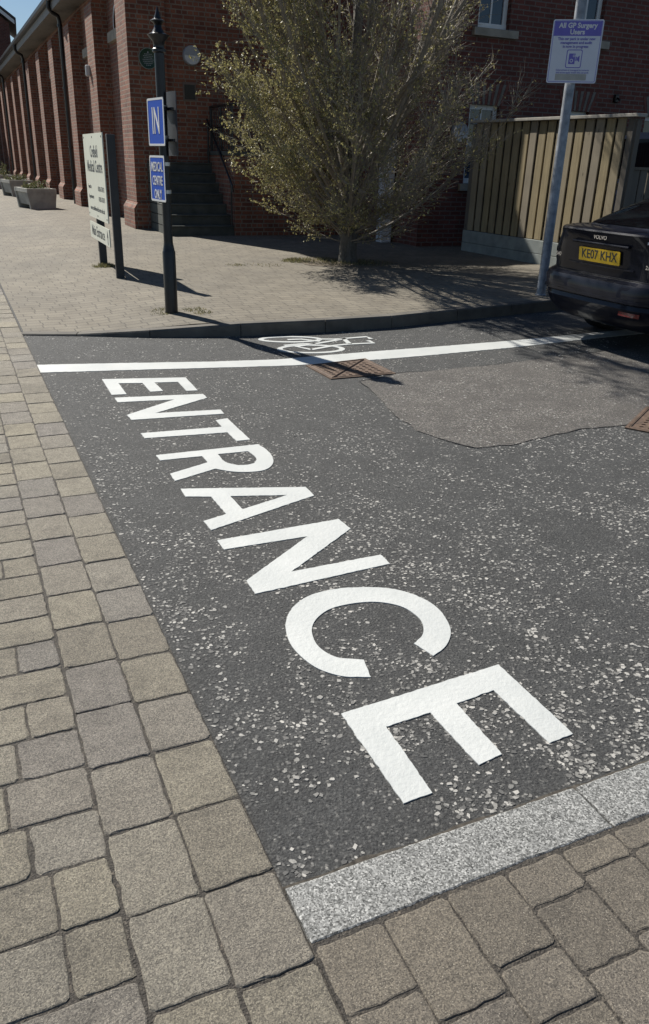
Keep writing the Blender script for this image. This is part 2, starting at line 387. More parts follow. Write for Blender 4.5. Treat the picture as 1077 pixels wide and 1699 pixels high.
KP = [(-2.85, 7.22), (-2.35, 7.27), (-1.68, 7.33), (-0.85, 7.51), (-0.05, 7.84), (0.63, 8.19), (1.38, 8.72), (2.06, 9.18), (3.0, 9.85), (4.5, 10.95), (7.5, 13.1), (14.0, 17.8)]
def kerb_pts(step):
    out = []
    for i in range(len(KP) - 1):
        a, b = KP[i], KP[i + 1]; L = hypot(b[0] - a[0], b[1] - a[1]); k = max(1, int(L / step))
        for j in range(k): out.append((a[0] + (b[0] - a[0]) * j / k, a[1] + (b[1] - a[1]) * j / k))
    out.append(KP[-1]); return out
def kerb_off(pts, o):
    r = []
    for i, p in enumerate(pts):
        a, b = pts[max(0, i - 1)], pts[min(len(pts) - 1, i + 1)]
        t = Vector((b[0] - a[0], b[1] - a[1])).normalized()
        r.append((p[0] - t.y * o, p[1] + t.x * o))
    return r
kp = kerb_pts(0.3); kin = kerb_off(kp, 0.125)
# pavement beyond the kerb (fan of rows away from the kerb), courses laid across the path
m = MB(); rows = []
offs = [0, 0.3, 0.7, 1.2, 1.8, 2.5, 3.4, 4.5, 6, 8, 11, 15, 22, 40, 70]
for o in offs:
    row = []
    for i, p in enumerate(kin):
        f = i / (len(kin) - 1)
        x = p[0] + DL.x * o; y = p[1] + DL.y * o
        row.append(m.bm.verts.new((x, y, zp(x, y))))
    rows.append(row)
for a, b in zip(rows, rows[1:]):
    for i in range(len(a) - 1): m.bm.faces.new((a[i], a[i + 1], b[i + 1], b[i]))
# left of the road edge: the path
prev = None
ds = [-7.2, -7.8, -8.5, -9.5, -11, -13, -16, -20, -26, -36, -60, -80]
def paveuv(o):
    me = o.data; l = me.uv_layers.new(name='UVMap')
    for lp in me.loops:
        c = me.vertices[lp.vertex_index].co; dx, dy = c.x - E1.x, c.y - E1.y
        l.data[lp.index].uv = (-(dx * DR.x + dy * DR.y), dx * DL.x + dy * DL.y)
for f in m.bm.faces: f.smooth = True
o = m.build('pavement', PAVE); paveuv(o); tag(o, kind='structure')
m = MB(); rows = []
for d in [1.5, -2, -5, -6.5, -7, -8, -9, -10, -12, -15, -20, -28, -40, -80]:
    rows.append([m.bm.verts.new(EP(d, n) + Vector((0, 0, (0.0095 if d > -9.5 else zp(EP(d, n).x, EP(d, n).y) - 0.002)))) for n in (0.0, 0.36, 1.0, 2, 4, 8, 20)])
for a, b in zip(rows, rows[1:]):
    for i in range(len(a) - 1): m.bm.faces.new((a[i], a[i + 1], b[i + 1], b[i]))
o = m.build('path_bed', [JOINT, PAVE]); paveuv(o); tag(o, kind='structure')
for p in o.data.polygons:
    if p.center.y > EP(-10.2, 1).y: p.material_index = 1

def block(m, d0, d1, n0, n1, top, g=0.0034, bev=0.004, tilt=0.0014):
    j = lambda a: rnd.uniform(-a, a)
    d0 += g + j(.002); d1 -= g + j(.002); n0 += g * .8 + j(.002); n1 -= g * .8 + j(.002)
    cd, cn = (d0 + d1) / 2, (n0 + n1) / 2; sd, sn = (d1 - d0), (n1 - n0)
    tz = top + j(.0013); tx, ty = j(tilt), j(tilt)
    P = []
    for inset, z in ((0, -0.03), (0, tz - bev), (bev * .35, tz - bev * .35), (bev * 1.15, tz)):
        ring = []
        # outline with slightly rounded, worn corners and wavy sides
        hx, hy = sd / 2 - inset, sn / 2 - inset; c = rnd.uniform(.005, .012)
        pts = []
        cs = [(-hx, -hy), (hx, -hy), (hx, hy), (-hx, hy)]
        for q in range(4):
            (ax, ay), (bx, by) = cs[q], cs[(q + 1) % 4]; Lq = hypot(bx - ax, by - ay)
            for f in (c / Lq, .2, .35, .5, .65, .8, 1 - c / Lq): pts.append((ax + (bx - ax) * f, ay + (by - ay) * f))
        P.append([(a, b, z) for a, b in pts])
    wob = [(j(.0026), j(.0026)) for _ in range(28)]; wz = [max(0, rnd.gauss(-.002, .002)) for _ in range(28)]
    rings = []
    for ring in P:
        vs = []
        for k, (a, b, z) in enumerate(ring):
            a += wob[k][0]; b += wob[k][1]
            if len(rings) == 2: z -= wz[k]
            q = EP(cd + a, cn + b, z + a * tx * 3 + b * ty * 3); vs.append(m.bm.verts.new(q))
        rings.append(vs)
    for a, b in zip(rings, rings[1:]):
        for k in range(28): m.bm.faces.new((a[k], a[(k + 1) % 28], b[(k + 1) % 28], b[k]))
    m.bm.faces.new(rings[-1])
m = MB()
for n0 in (0.0, 0.175):                                     # two border courses along the road edge
    d = -17.0 + (0.11 if n0 else 0.0)
    while d < 1.25:
        L = rnd.choice((0.235, 0.25, 0.255, 0.245)) if d > -12 else 0.25
        zt = max(0.012, zp(*EP(d, n0 + .1).xy) + 0.004) if d < -7 else 0.013
        block(m, d, d + L, n0, n0 + 0.175, zt); d += L
d = -11.0; k = 0
while d < 1.25:                                             # stretcher courses left of the border
    n = 0.352 - (0.0 if k % 2 else 0.0); 
    ls = [rnd.choice((0.13, 0.17, 0.25, 0.25, 0.21)) for _ in range(14)]
    for L in ls:
        zt = max(0.013, zp(*EP(d, n).xy) + 0.004) if d < -7 else 0.013
        block(m, d, d + 0.168, n, n + L, zt); n += L
    d += 0.168; k += 1
o = m.build('path', BLOCK, fixn=True); tag(o, kind='structure')
m = MB(); n = -0.002
m.face([tuple(EP(1.6, 0, 0.0118)), tuple(EP(1.6, -3.2, 0.0118)), tuple(EP(0.15, -3.2, 0.0118)), tuple(EP(0.15, 0, 0.0118))])
tag(m.build('corner_bed', JOINT), kind='structure')
m = MB()
while n > -3.0:
    d = 0.164 - rnd.choice((0.0, 0.05, 0.1)); first = True
    while d < 1.4:
        L = rnd.choice((0.13, 0.17, 0.21, 0.25)); a = max(d, 0.164)
        if d + L - a < 0.07:
            d = a; continue
        block(m, a, d + L, n - 0.166, n, 0.0152)
        d += L
    n -= 0.166
tag(m.build('corner_paving', BLOCK2), kind='structure')
m = MB()
for n0, n1 in ((-0.848, -0.004), (-1.76, -0.853), (-2.68, -1.765), (-3.6, -2.685)):   # flush granite kerb
    hx, hy = (n1 - n0) / 2, .077; cc = EP(0.079, (n0 + n1) / 2); K = 44; rr = []
    base = [(-hx + 2 * hx * i / K, -hy) for i in range(K)] + [(hx, -hy + 2 * hy * i / 8) for i in range(8)] + [(hx - 2 * hx * i / K, hy) for i in range(K)] + [(-hx, hy - 2 * hy * i / 8) for i in range(8)]
    wb = [rnd.gauss(0, 1) for _ in base]; chip = [max(0, rnd.gauss(-.4, 1)) for _ in base]
    for ins, z in ((0, -.06), (0, .0095), (.0015, .0125), (.005, .0145)):
        ring = []
        for i, (a, b) in enumerate(base):
            e = ins + .0008 * wb[i] + (.002 * chip[i] if z > .01 else 0)
            a2 = max(-hx + e, min(hx - e, a)); b2 = max(-hy + e, min(hy - e, b))
            p = cc + DR * a2 + DL * b2; ring.append(m.bm.verts.new((p.x, p.y, z)))
        rr.append(ring)
    for A, B in zip(rr, rr[1:]):
        for i in range(len(A)): m.bm.faces.new((A[i], A[(i + 1) % len(A)], B[(i + 1) % len(A)], B[i]))
    m.bm.faces.new(rr[-1])
tag(m.build('granite_kerb', GRAN), kind='structure')
m = MB()                                                     # raised kerb stones, top follows the pavement
st = kerb_pts(0.9)
for a, b in zip(st, st[1:]):
    t = Vector((b[0] - a[0], b[1] - a[1])); L = t.length; t.normalize(); nrm = Vector((-t.y, t.x))
    ring = []
    for s_ in (0.004, L - 0.004):
        x, y = a[0] + t.x * s_, a[1] + t.y * s_
        z = zp(x, y) + 0.002
        zb = max(0.006, z - 0.012)
        ring.append([m.bm.verts.new(q) for q in ((x, y, -.05), (x + nrm.x * .006, y + nrm.y * .006, zb), (x + nrm.x * .018, y + nrm.y * .018, z + .001), (x + nrm.x * .128, y + nrm.y * .128, z + .001), (x + nrm.x * .128, y + nrm.y * .128, -.05))])
    A, B = ring
    for i in range(5): m.bm.faces.new((A[i], A[(i + 1) % 5], B[(i + 1) % 5], B[i]))
    m.bm.faces.new(A); m.bm.faces.new(B[::-1])
tag(m.build('kerb', KERB), kind='structure')

# windblown grit gathered against the granite kerb
m = MB(); L = []
for i in range(121):
    n = -3.0 * i / 120; L.append(EP(-.004 - .006 - .012 * max(-.5, noise.noise((n * 7, 3, 1)) + .6 * noise.noise((n * 26, 3, 4))), n).xy)
L += [EP(.01, -3.0).xy, EP(.01, 0.02).xy]
m.prism([[tuple(p) for p in L]], lambda p: (p[0], p[1], -.01), lambda p: (p[0], p[1], .0032))
tag(m.build('grit', plain('grit', (.085, .075, .062), .95, var=.5, scale=60, bump=.8)), kind='structure')

# resurfaced patch of coarser stone
pp = [(600, 634), (628, 660), (655, 690), (695, 716), (745, 735), (790, 744), (850, 738), (920, 722), (975, 712), (1035, 706), (1077, 700)]
pb = [(658, 620), (760, 612), (860, 601), (960, 588), (1077, 575)]
L = [G(*p).xy for p in pp] + [(4.8, 6.3), (6.5, 8.2)] + [G(*p).xy for p in reversed(pb)]
LL = []
for i, p in enumerate(L):
    q = L[(i + 1) % len(L)]; k = max(1, int((Vector(q) - Vector(p)).length / 0.05))
    for j in range(k):
        f = j / k; x = p[0] + (q[0] - p[0]) * f; y = p[1] + (q[1] - p[1]) * f
        LL.append((x + 0.03 * noise.noise((x * 6, y * 6, 1)) + .012 * noise.noise((x * 25, y * 25, 1)), y + 0.03 * noise.noise((x * 6, y * 6, 5)) + .012 * noise.noise((x * 25, y * 25, 6))))
LP = [tuple(q) for q in LL]
m = MB(); m.prism([LL], lambda p: (p[0], p[1], -0.02), lambda p: (p[0], p[1], 0.004))
tag(m.build('road_patch', PATCH), kind='structure')
m = MB()                                                     # open seam round the patch
for i in range(len(LL)):
    p, q = Vector(LL[i]), Vector(LL[(i + 1) % len(LL)])
    t = (q - p)
    if t.length < 1e-6: continue
    t.normalize(); nrm = Vector((-t.y, t.x)); wd = 0.008 * (noise.noise((p.x * 2.2, p.y * 2.2, 9)) + .5 * noise.noise((p.x * 14, p.y * 14, 2)) + .12)
    if wd < 0.001: continue
    m.face([(p.x - nrm.x * wd, p.y - nrm.y * wd, .0062), (q.x - nrm.x * wd, q.y - nrm.y * wd, .0062), (q.x + nrm.x * wd, q.y + nrm.y * wd, .0062), (p.x + nrm.x * wd, p.y + nrm.y * wd, .0062)])
tag(m.build('road_seam', plain('bitumen', (0.02, 0.02, 0.021), 0.7, var=0.4, scale=40)), kind='structure')

# ------------------------------------------------------------------ road markings
def crop(ox, oy, s): return lambda L: [(ox + a / s, oy + b / s) for a, b in L]
A_ = crop(150, 600, 2.6925); B_ = crop(350, 840, 1.7371)
LET = [
 ('E', [A_([(52,80),(425,72),(480,130),(430,132),(392,92),(287,95),(325,132),(268,136),(234,97),(126,98),(162,147),(96,150)])]),
 ('N', [A_([(108,163),(503,146),(522,163),(290,232),(582,216),(598,234),(185,262),(163,240),(375,171),(122,183)])]),
 ('T', [A_([(225,322),(588,293),(560,263),(612,255),(714,350),(653,356),(612,318),(243,344)])]),
 ('R', [A_([(292,420),(750,371),(780,390),(808,418),(818,445),(808,468),(780,485),(735,493),(670,495),(610,490),(560,480),(378,535),(356,503),(525,452),(500,424),(312,443)]),
        A_([(570,415),(705,402),(735,425),(742,440),(733,455),(705,463),(660,465),(615,455),(590,440)])]),
 ('A', [A_([(403,570),(962,562),(1000,600),(540,755),(506,715),(607,683),(540,605),(425,605)]), A_([(625,603),(880,598),(680,662)])]),
 ('N', [B_([(18,100),(368,38),(402,66),(232,190),(490,141),(516,167),(128,254),(102,216),(278,88),(38,126)])]),
 ('C', [B_([(460,494),(400,494),(350,485),(300,465),(255,430),(228,395),(216,355),(222,315),(250,280),(295,255),(360,240),(430,235),(500,237),(560,248),(620,272),(660,302),(685,340),(691,370),(680,400),(660,420),(640,433),(585,397),(605,380),(613,360),(608,335),(590,315),(555,293),(510,281),(460,277),(400,283),(345,297),(310,320),(293,345),(292,370),(305,400),(335,425),(375,440),(440,444)])]),
 ('E', [B_([(375,600),(828,458),(1044,658),(975,685),(815,532),(708,570),(838,716),(772,748),(632,597),(505,637),(638,828),(555,858)])]),
]
def soften(g):                                                # round the curved strokes, keep true corners
    n = len(g); turn = []
    for i in range(n):
        a, b = g[i] - g[i - 1], g[(i + 1) % n] - g[i]; turn.append(abs(a.angle_signed(b)) if a.length and b.length else 0)
    out = []
    for i in range(n):
        j = (i + 1) % n; out.append(g[i])
        if turn[i] < R(38) and turn[j] < R(38) and (g[j] - g[i]).length < .25:
            p0, p1, p2, p3 = g[i - 1], g[i], g[j], g[(j + 1) % n]
            for t in (.25, .5, .75):
                out.append(.5 * ((2 * p1) + (p2 - p0) * t + (2 * p0 - 5 * p1 + 4 * p2 - p3) * t * t + (3 * p1 - p0 - 3 * p2 + p3) * t ** 3))
    return out
def rough_loop(px, amp=0.0016, step=0.012):
    g = soften([G(u, v).xy for u, v in px]); out = []
    for i, p in enumerate(g):
        q = g[(i + 1) % len(g)]; k = max(1, int((q - p).length / step))
        for j in range(k):
            c = p + (q - p) * (j / k)
            a = amp if k > 1 else 0
            out.append((c.x + a * noise.noise((c.x * 45, c.y * 45, 0)) * 2, c.y + a * noise.noise((c.x * 45, c.y * 45, 7)) * 2))
    return out
ce = G(400, 830)
wordo = empty('painted_word', (ce.x, ce.y, 0), 0, 'the word ENTRANCE in large white capitals painted along the road', 'road marking')
PT = 0.0034
for ch, loops in LET:
    L = [[(x - ce.x, y - ce.y) for x, y in rough_loop(l)] for l in loops]
    m = MB(); m.prism(L, lambda p: (p[0], p[1], 0.0), lambda p: (p[0], p[1], PT)); m.build('letter', PAINT, wordo)
top = [(55,606),(200,603),(350,600.5),(460,597),(540,590),(620,583.5),(700,577.5),(850,565.5),(1000,551),(1077,543.5)]
bot = [(1077,552.5),(1000,560),(850,577),(700,591),(620,597.5),(540,603.5),(480,607),(400,609.5),(250,613.5),(60,619)]
L = rough_loop(top + [(1180, 533), (1180, 542.5)] + bot, 0.004, 0.03)
m = MB(); m.prism([L], lambda p: (p[0], p[1], 0.0), lambda p: (p[0], p[1], PT))
tag(m.build('painted_line', PAINT), 'long white line painted on the road parallel with the kerb', 'road marking')
# bicycle symbol
C_ = crop(420, 540, 4.142)
bo = G(520, 572); bike = empty('painted_bicycle', (bo.x, bo.y, 0), 0, 'white bicycle symbol painted between the kerb and the white line', 'road marking')
def stroke(m, pts, wd, closed=False):
    g = [G(u, v).xy - bo.xy for u, v in C_(pts)]; k = len(g); L_, R_ = [], []
    for i in range(k):
        a = g[(i - 1) % k if closed else max(i - 1, 0)]; b = g[(i + 1) % k if closed else min(i + 1, k - 1)]
        t = (b - a).normalized(); n_ = Vector((-t.y, t.x)) * wd / 2; L_.append(g[i] + n_); R_.append(g[i] - n_)
    f0 = lambda p: (p[0], p[1], 0.0); f1 = lambda p: (p[0], p[1], PT)
    if closed: m.prism([[tuple(p) for p in L_], [tuple(p) for p in R_]], f0, f1)
    else: m.prism([[tuple(p) for p in L_ + R_[::-1]]], f0, f1)
def ring_px(cx, cy, rx, ry, n=40): return [(cx + rx * cos(2 * pi * k / n), cy + ry * sin(2 * pi * k / n)) for k in range(n)]
m = MB(); stroke(m, ring_px(256, 97, 203, 18), 0.05, True); m.build('wheel', PAINT, bike)
m = MB(); stroke(m, ring_px(398, 163, 215, 26), 0.05, True); m.build('wheel', PAINT, bike)
m = MB()
for pts in ([(238,100),(330,97),(460,112)], [(215,140),(330,130),(430,128),(640,92)], [(430,128),(300,148),(400,168)], [(440,96),(560,97),(780,80),(812,95)], [(625,95),(665,130)], [(400,168),(560,140),(665,130),(828,123),(790,106)]):
    stroke(m, pts, 0.045)
f = m.build('bicycle_frame', PAINT, bike); f.location.z = 0.0015

def in_poly(x, y, P):
    c = False; j = len(P) - 1
    for i in range(len(P)):
        if (P[i][1] > y) != (P[j][1] > y) and x < (P[j][0] - P[i][0]) * (y - P[i][1]) / (P[j][1] - P[i][1]) + P[i][0]: c = not c
        j = i
    return c
# chippings rolled into the asphalt near the camera: more than anyone could count
m = MB(); cnt = 0; r2 = random.Random(11)
while cnt < 29000:
    d = -0.02 - 8.1 * (r2.random() ** 1.35); n = (-2.6 - .8 * abs(d)) * r2.random() - 0.015
    p = EP(d, n)
    if p.y > 8.3: continue
    cl = noise.noise((p.x * 2.3, p.y * 2.3, 3.1)) * 0.6 + noise.noise((p.x * 7, p.y * 7, 1.7)) * 0.5
    if r2.random() > 0.30 + 1.15 * cl: continue
    onp = p.y > 4.3 and p.x > .4 and in_poly(p.x, p.y, LP)
    if onp and r2.random() < .4: continue
    s_ = r2.choice((0.003, 0.0045, 0.006, 0.007, 0.0085, 0.0105)) * r2.uniform(0.85, 1.2); k = r2.choice((4, 5, 5, 6)); a0 = r2.random() * 6.3; el = r2.uniform(0.55, 1.0); rot = r2.random() * 3.14
    pts = []
    for i in range(k):
        a = a0 + 2 * pi * i / k + r2.uniform(-.4, .4); rr = s_ * r2.uniform(.7, 1.2); x, y = rr * cos(a), rr * sin(a) * el
        pts.append((x * cos(rot) - y * sin(rot), x * sin(rot) + y * cos(rot)))
    hz = 0.0008 + 0.12 * s_ * r2.random(); tx, ty = r2.uniform(-.1, .1), r2.uniform(-.1, .1)
    hz = min(hz, 0.0022) + (.0035 if onp else 0)
    b = [m.bm.verts.new((p.x + x, p.y + y, -0.004)) for x, y in pts]
    t = [m.bm.verts.new((p.x + x * .86, p.y + y * .86, hz + x * .7 * tx + y * .7 * ty)) for x, y in pts]
    m.bm.faces.new(t)
    for i in range(k): m.bm.faces.new((b[i], b[(i + 1) % k], t[(i + 1) % k], t[i]))
    cnt += 1
s = N('chipping'); v = s.coord()
c = s.ramp(s.island(), [(0.0, (0.075, 0.075, 0.074)), (0.3, (0.15, 0.147, 0.14)), (0.6, (0.28, 0.273, 0.255)), (0.85, (0.41, 0.398, 0.37)), (1.0, (0.53, 0.51, 0.47))])
c = s.mix(0.7, c, s.ramp(s.noise(v, 420, 3, 0.7), [(0.3, (0.45, 0.45, 0.45)), (0.7, (1.3, 1.3, 1.3))]), 'MULTIPLY')
s.color(c).set(Roughness=0.75)
tag(m.build('stone_chippings', s.m), 'pale stone chippings scattered through the dark asphalt', 'chippings', kind='stuff')

# manhole covers
def manhole(quad, label):
    Q = [G(*q) if len(q) == 2 else Vector(q) for q in quad]; c = sum(Q, Vector()) / 4
    root = empty('manhole_cover', (c.x, c.y, 0), 0, label, 'manhole cover', 'rusty iron manhole covers')
    q = [(p - c).xy for p in Q]; sc_ = lambda k: [tuple(v * k for v in p) for p in q]
    f0 = lambda z: (lambda p: (p[0], p[1], z))
    m = MB(); m.prism([sc_(1.0), sc_(0.93)], f0(-.02), f0(.009)); m.build('frame', RUST, root)
    for tri in ((q[0], q[1], q[3]), (q[1], q[2], q[3])):
        g = (tri[0] + tri[1] + tri[2]) / 3
        T = [g + (p * 0.925 - g) * 0.955 for p in tri]
        m = MB(); m.prism([[tuple(p) for p in T]], f0(-.02), f0(.006))
        e1, e2 = T[1] - T[0], T[2] - T[0]; k = 9
        for i in range(1, k):
            for j in range(1, k - i):
                p = T[0] + e1 * (i / k) + e2 * (j / k)
                m.cbox((p.x, p.y, .008), (.026, .016, .006), None)
        for a, b in ((T[0], T[1]), (T[1], T[2]), (T[2], T[0])):
            m.tube([(a.x, a.y, .006), (b.x, b.y, .006)], .006, 4)
        m.build('cover_plate', RUST, root)
    return root
manhole([(507, 607.5), (549, 630), (657, 621), (606, 596)], 'rusty square manhole cover beside the white line, crossed by a post shadow')
b0 = G(1036, 711); b1 = G(1069, 679)
e = b1 - b0; px_ = Vector((e.y, -e.x, 0)).normalized() * 0.56; e = e.normalized() * 0.62
manhole([tuple(b0), tuple(b0 + px_), tuple(b0 + px_ + e), tuple(b0 + e)], 'rusty manhole cover at the corner of the coarse patch by the right edge')

# ------------------------------------------------------------------ brick hall with buttresses
C0 = GP(230, 379.6); RC = 0.34                                # corner of the nearest buttress, depth of the recesses
hall = empty('brick_hall', (C0.x, C0.y, 0), RZ, 'long dark red brick hall with a row of sunlit buttresses and black drainpipes', 'building')
NB, SP, BWD = 13, 3.6, 0.97
LEN = NB * SP
m = MB()
prof = [(RC, -.3), (RC, 5.3), (.5, 5.7), (1.9, 6.1), (2.72, 5.8), (4.95, 10.25), (9.6, 10.25), (9.6, -.3)]  # profile above the eaves is out of view, shaped for the shadow it casts
m.prism([prof], lambda p: (p[0], LEN, p[1]), lambda p: (p[0], 0.10, p[1]))
wallo = m.build('wall', HALLB, hall, uv=True)
def buttress_mb(s0):
    m = MB()
    m.prism([[(0, 0.58), (0, 4.62), (RC + .02, 4.98), (RC + .02, 0.58)]], lambda p: (p[0], s0, p[1]), lambda p: (p[0], s0 + BWD, p[1]))
    m.prism([[(-.075, -.25), (-.075, .55), (0.0, .66), (RC + .02, .66), (RC + .02, -.25)]], lambda p: (p[0], s0 - .06, p[1]), lambda p: (p[0], s0 + BWD + .06, p[1]))
    return m
for i in range(NB + 1):
    if i == 0:
        m = MB()                                              # the corner buttress wraps round to the gable
        m.prism([[(0, 0.58), (0, 4.62), (.5, 5.15), (.75, 5.3), (.75, .58)]], lambda p: (p[0], 0, p[1]), lambda p: (p[0], BWD, p[1]))
        m.prism([[(-.075, -.25), (-.075, .55), (0.0, .66), (.79, .66), (.79, -.25)]], lambda p: (p[0], -.06, p[1]), lambda p: (p[0], BWD + .06, p[1]))
        m.build('buttress', HALLB, hall, uv=True)
    else: buttress_mb(i * SP).build('buttress', HALLB, hall, uv=True)
m = MB()
m.box((RC + .75, .02, -.2), (6.9, .11, 1.2)); m.build('plinth', HALLB, hall, uv=True)
m = MB()                                                      # tall arched window in each recess
for i in range(NB):
    c = i * SP + 2.28; y0, y1 = c - .62, c + .62
    arc = [(y1, 4.0)] + [(c + .62 * cos(a), 4.15 + .42 * sin(a)) for a in [pi * k / 10 for k in range(11)]] + [(y0, 4.0)]
    f = MB(); f.prism([arc], lambda p: (RC + .06, p[0], p[1]), lambda p: (RC - .014, p[0], p[1])); fr = f.build('window', WHITE, hall)
    g = MB(); g.prism([[(c + (a - c) * .86, 4.2 + (b - 4.2) * .8) for a, b in arc]], lambda p: (RC, p[0], p[1]), lambda p: (RC - .018, p[0], p[1])); g.build('pane', GLASS, fr)
    f = MB(); f.box((RC - .10, c - .95, 3.80), (RC + .05, c + .95, 4.0), bevel=.01); f.build('sill', STONE, fr)
m.bm.free()
m = MB(); m.box((-.22, -.25, 5.03), (-.19, LEN, 5.34)); m.box((-.19, -.25, 5.03), (RC + .02, LEN, 5.07)); m.build('eaves_board', plain('eaves_paint', (0.16, 0.15, 0.135), .6, var=.25), hall)
m = MB(); m.prism([[(-.34, 5.37), (-.34, 5.28), (-.30, 5.23), (-.23, 5.23), (-.223, 5.28), (-.223, 5.37)]], lambda p: (p[0], -.28, p[1]), lambda p: (p[0], LEN, p[1])); m.build('gutter', BLACK, hall)
m = MB()  # unseen roofline, its bends shaped to throw the hall's shadow edge
for a, b in (((-.30, 5.38), (.15, 5.75)), ((.15, 5.75), (1.9, 6.27)), ((1.9, 6.27), (2.72, 5.97)), ((2.72, 5.97), (4.95, 10.45)), ((4.95, 10.45), (9.9, 10.4))):
    m.prism([[a, b, (b[0], b[1] - .1), (a[0], a[1] - .1)]], lambda p: (p[0], -.2, p[1]), lambda p: (p[0], LEN + .2, p[1]))
m.build('roof', SLATE, hall)
for s_ in (8.47, 8.47 + 10.8, 8.47 + 21.6, 8.47 + 32.4):       # drainpipes beside the buttresses
    m = MB(); x = -.03
    m.tube([(-.28, s_ - .02, 5.25), (-.28, s_ - .02, 5.08), (-.20, s_, 4.98), (-.06, s_, 4.92), (x, s_, 4.8), (x, s_, .5), (x, s_, .22), (x - .06, s_, .12), (x - .14, s_, .02)], .058, 10)
    for z in (4.7, 3.2, 1.7, .6): m.lathe([(.058, z - .03), (.072, z - .03), (.072, z + .03), (.058, z + .03)], (x, s_, 0), 12)
    m.build('drainpipe', BLACK, hall, smooth_=True)
# fittings on the gable face
m = MB(); m.lathe([(.17, 0), (.178, .006), (.178, .018), (.168, .022), (.158, .016), (0.001, .016)], (.385, 0, 3.25), 40, 'Y'); pq = m.build('plaque', GREENP, hall, smooth_=True)
m = MB(); m.lathe([(.171, .0), (.181, .0), (.181, .025), (.171, .025)], (.385, 0, 3.25), 40, 'Y', False); m.build('plaque_rim', plain('plaque_rim', (.22, .27, .24), .5), pq, smooth_=True)
m = MB()
for i, wd in enumerate((.03, .15, .20, .17, .22, .20, .16, .1)):
    z = 3.25 + .105 - i * .031
    k = max(1, int(wd / .026))
    for j in range(k): m.cbox((.385 - wd / 2 + wd * (j + .5) / k, -.0175, z), (wd / k * .68, .003, .012 if i else .03))
m.build('plaque_lettering', LAMPG, pq)
GY = 0.10
m = MB(); m.lathe([(.175, -.03), (.175, .05), (.165, .075), (0.001, .078)], (1.27, GY, 3.37), 40, 'Y'); lmp = m.build('wall_light', LAMPG, hall, smooth_=True)
m = MB(); m.prism([[(.155 * cos(a), .155 * sin(a)) for a in [pi + pi * k / 20 for k in range(21)]]], lambda p: (1.27 + p[0], GY - .07, 3.37 + p[1]), lambda p: (1.27 + p[0], GY - .086, 3.37 + p[1])); m.build('diffuser', LAMPW, lmp)
m = MB(); m.prism([[(.155 * cos(a), .012 + .155 * sin(a)) for a in [pi * k / 20 for k in range(21)]]], lambda p: (1.27 + p[0], GY - .07, 3.37 + p[1]), lambda p: (1.27 + p[0], GY - .082, 3.37 + p[1])); m.build('hood', LAMPG, lmp)
m = MB(); m.cbox((1.21, GY, 2.74), (.27, .03, .33)); v_ = m.build('vent', plain('vent_frame', (.16, .12, .10), .8), hall)
m = MB(); m.cbox((1.21, GY - .01, 2.73), (.21, .03, .26)); m.build('vent_opening', BLACK, v_)
m = MB(); m.cbox((-.05, 4.38, 3.33), (.11, .10, .24), bevel=.03); m.build('security_light', LAMPW, hall)

# ------------------------------------------------------------------ steps and landing beside the hall
S0 = GP(288, 391.5); zS = S0.z
stair = empty('stone_steps', (S0.x, S0.y, zS), RZ, 'dim stone steps with a black railing and brick side wall climbing beside the hall', 'steps')
RS, TD, SW = 0.185, 0.235, 1.22
for k in range(7):
    m = MB(); m.box((-.08, k * TD, -.35 if k == 0 else (k) * RS - .02), (SW, 1.75, (k + 1) * RS - .035)); m.box((-.08, k * TD - .02, (k + 1) * RS - .032), (SW, k * TD + TD + .03, (k + 1) * RS), bevel=.008)
    m.build('step', STEPM, stair)
m = MB(); m.box((SW + .003, -.06, -.3), (3.5, 1.70, 1.44)); m.build('side_wall', HALLB, stair, uv=True)
m = MB(); m.box((SW - .02, -.10, 1.443), (3.54, 1.70, 1.52), bevel=.01); m.build('coping', STEPM, stair)
m = MB()
lx = SW + .06
for y, zt in ((1.60, 2.32), (.9, 2.32), (.2, 2.32)):
    m.tube([(lx, y, 1.50), (lx, y, zt)], .02, 8)
m.tube([(lx, 1.62, 2.33), (lx, .16, 2.33)], .024, 8); m.tube([(lx, 1.62, 1.95), (lx, .16, 1.95)], .014, 8)
for i in range(9): m.tube([(lx, 1.5 - i * .15, 1.5), (lx, 1.5 - i * .15, 2.32)], .009, 6)
for i in range(14): m.tube([(lx + i * .16, .16, 1.5), (lx + i * .16, .16, 2.32)], .009, 6)
m.tube([(lx, .16, 2.33), (3.45, .16, 2.33)], .024, 8)
m.build('guard_rail', BLACK, stair)
m = MB(); hx = SW - .05
m.tube([(hx, 1.5, 2.10), (hx, .0, .98), (hx, -.08, .92), (hx, -.10, .80)], .02, 8); m.tube([(hx, -.02, .18), (hx, -.02, .97)], .018, 8); m.tube([(hx, 1.45, 1.29), (hx, 1.45, 2.07)], .018, 8)
m.build('handrail', BLACK, stair)

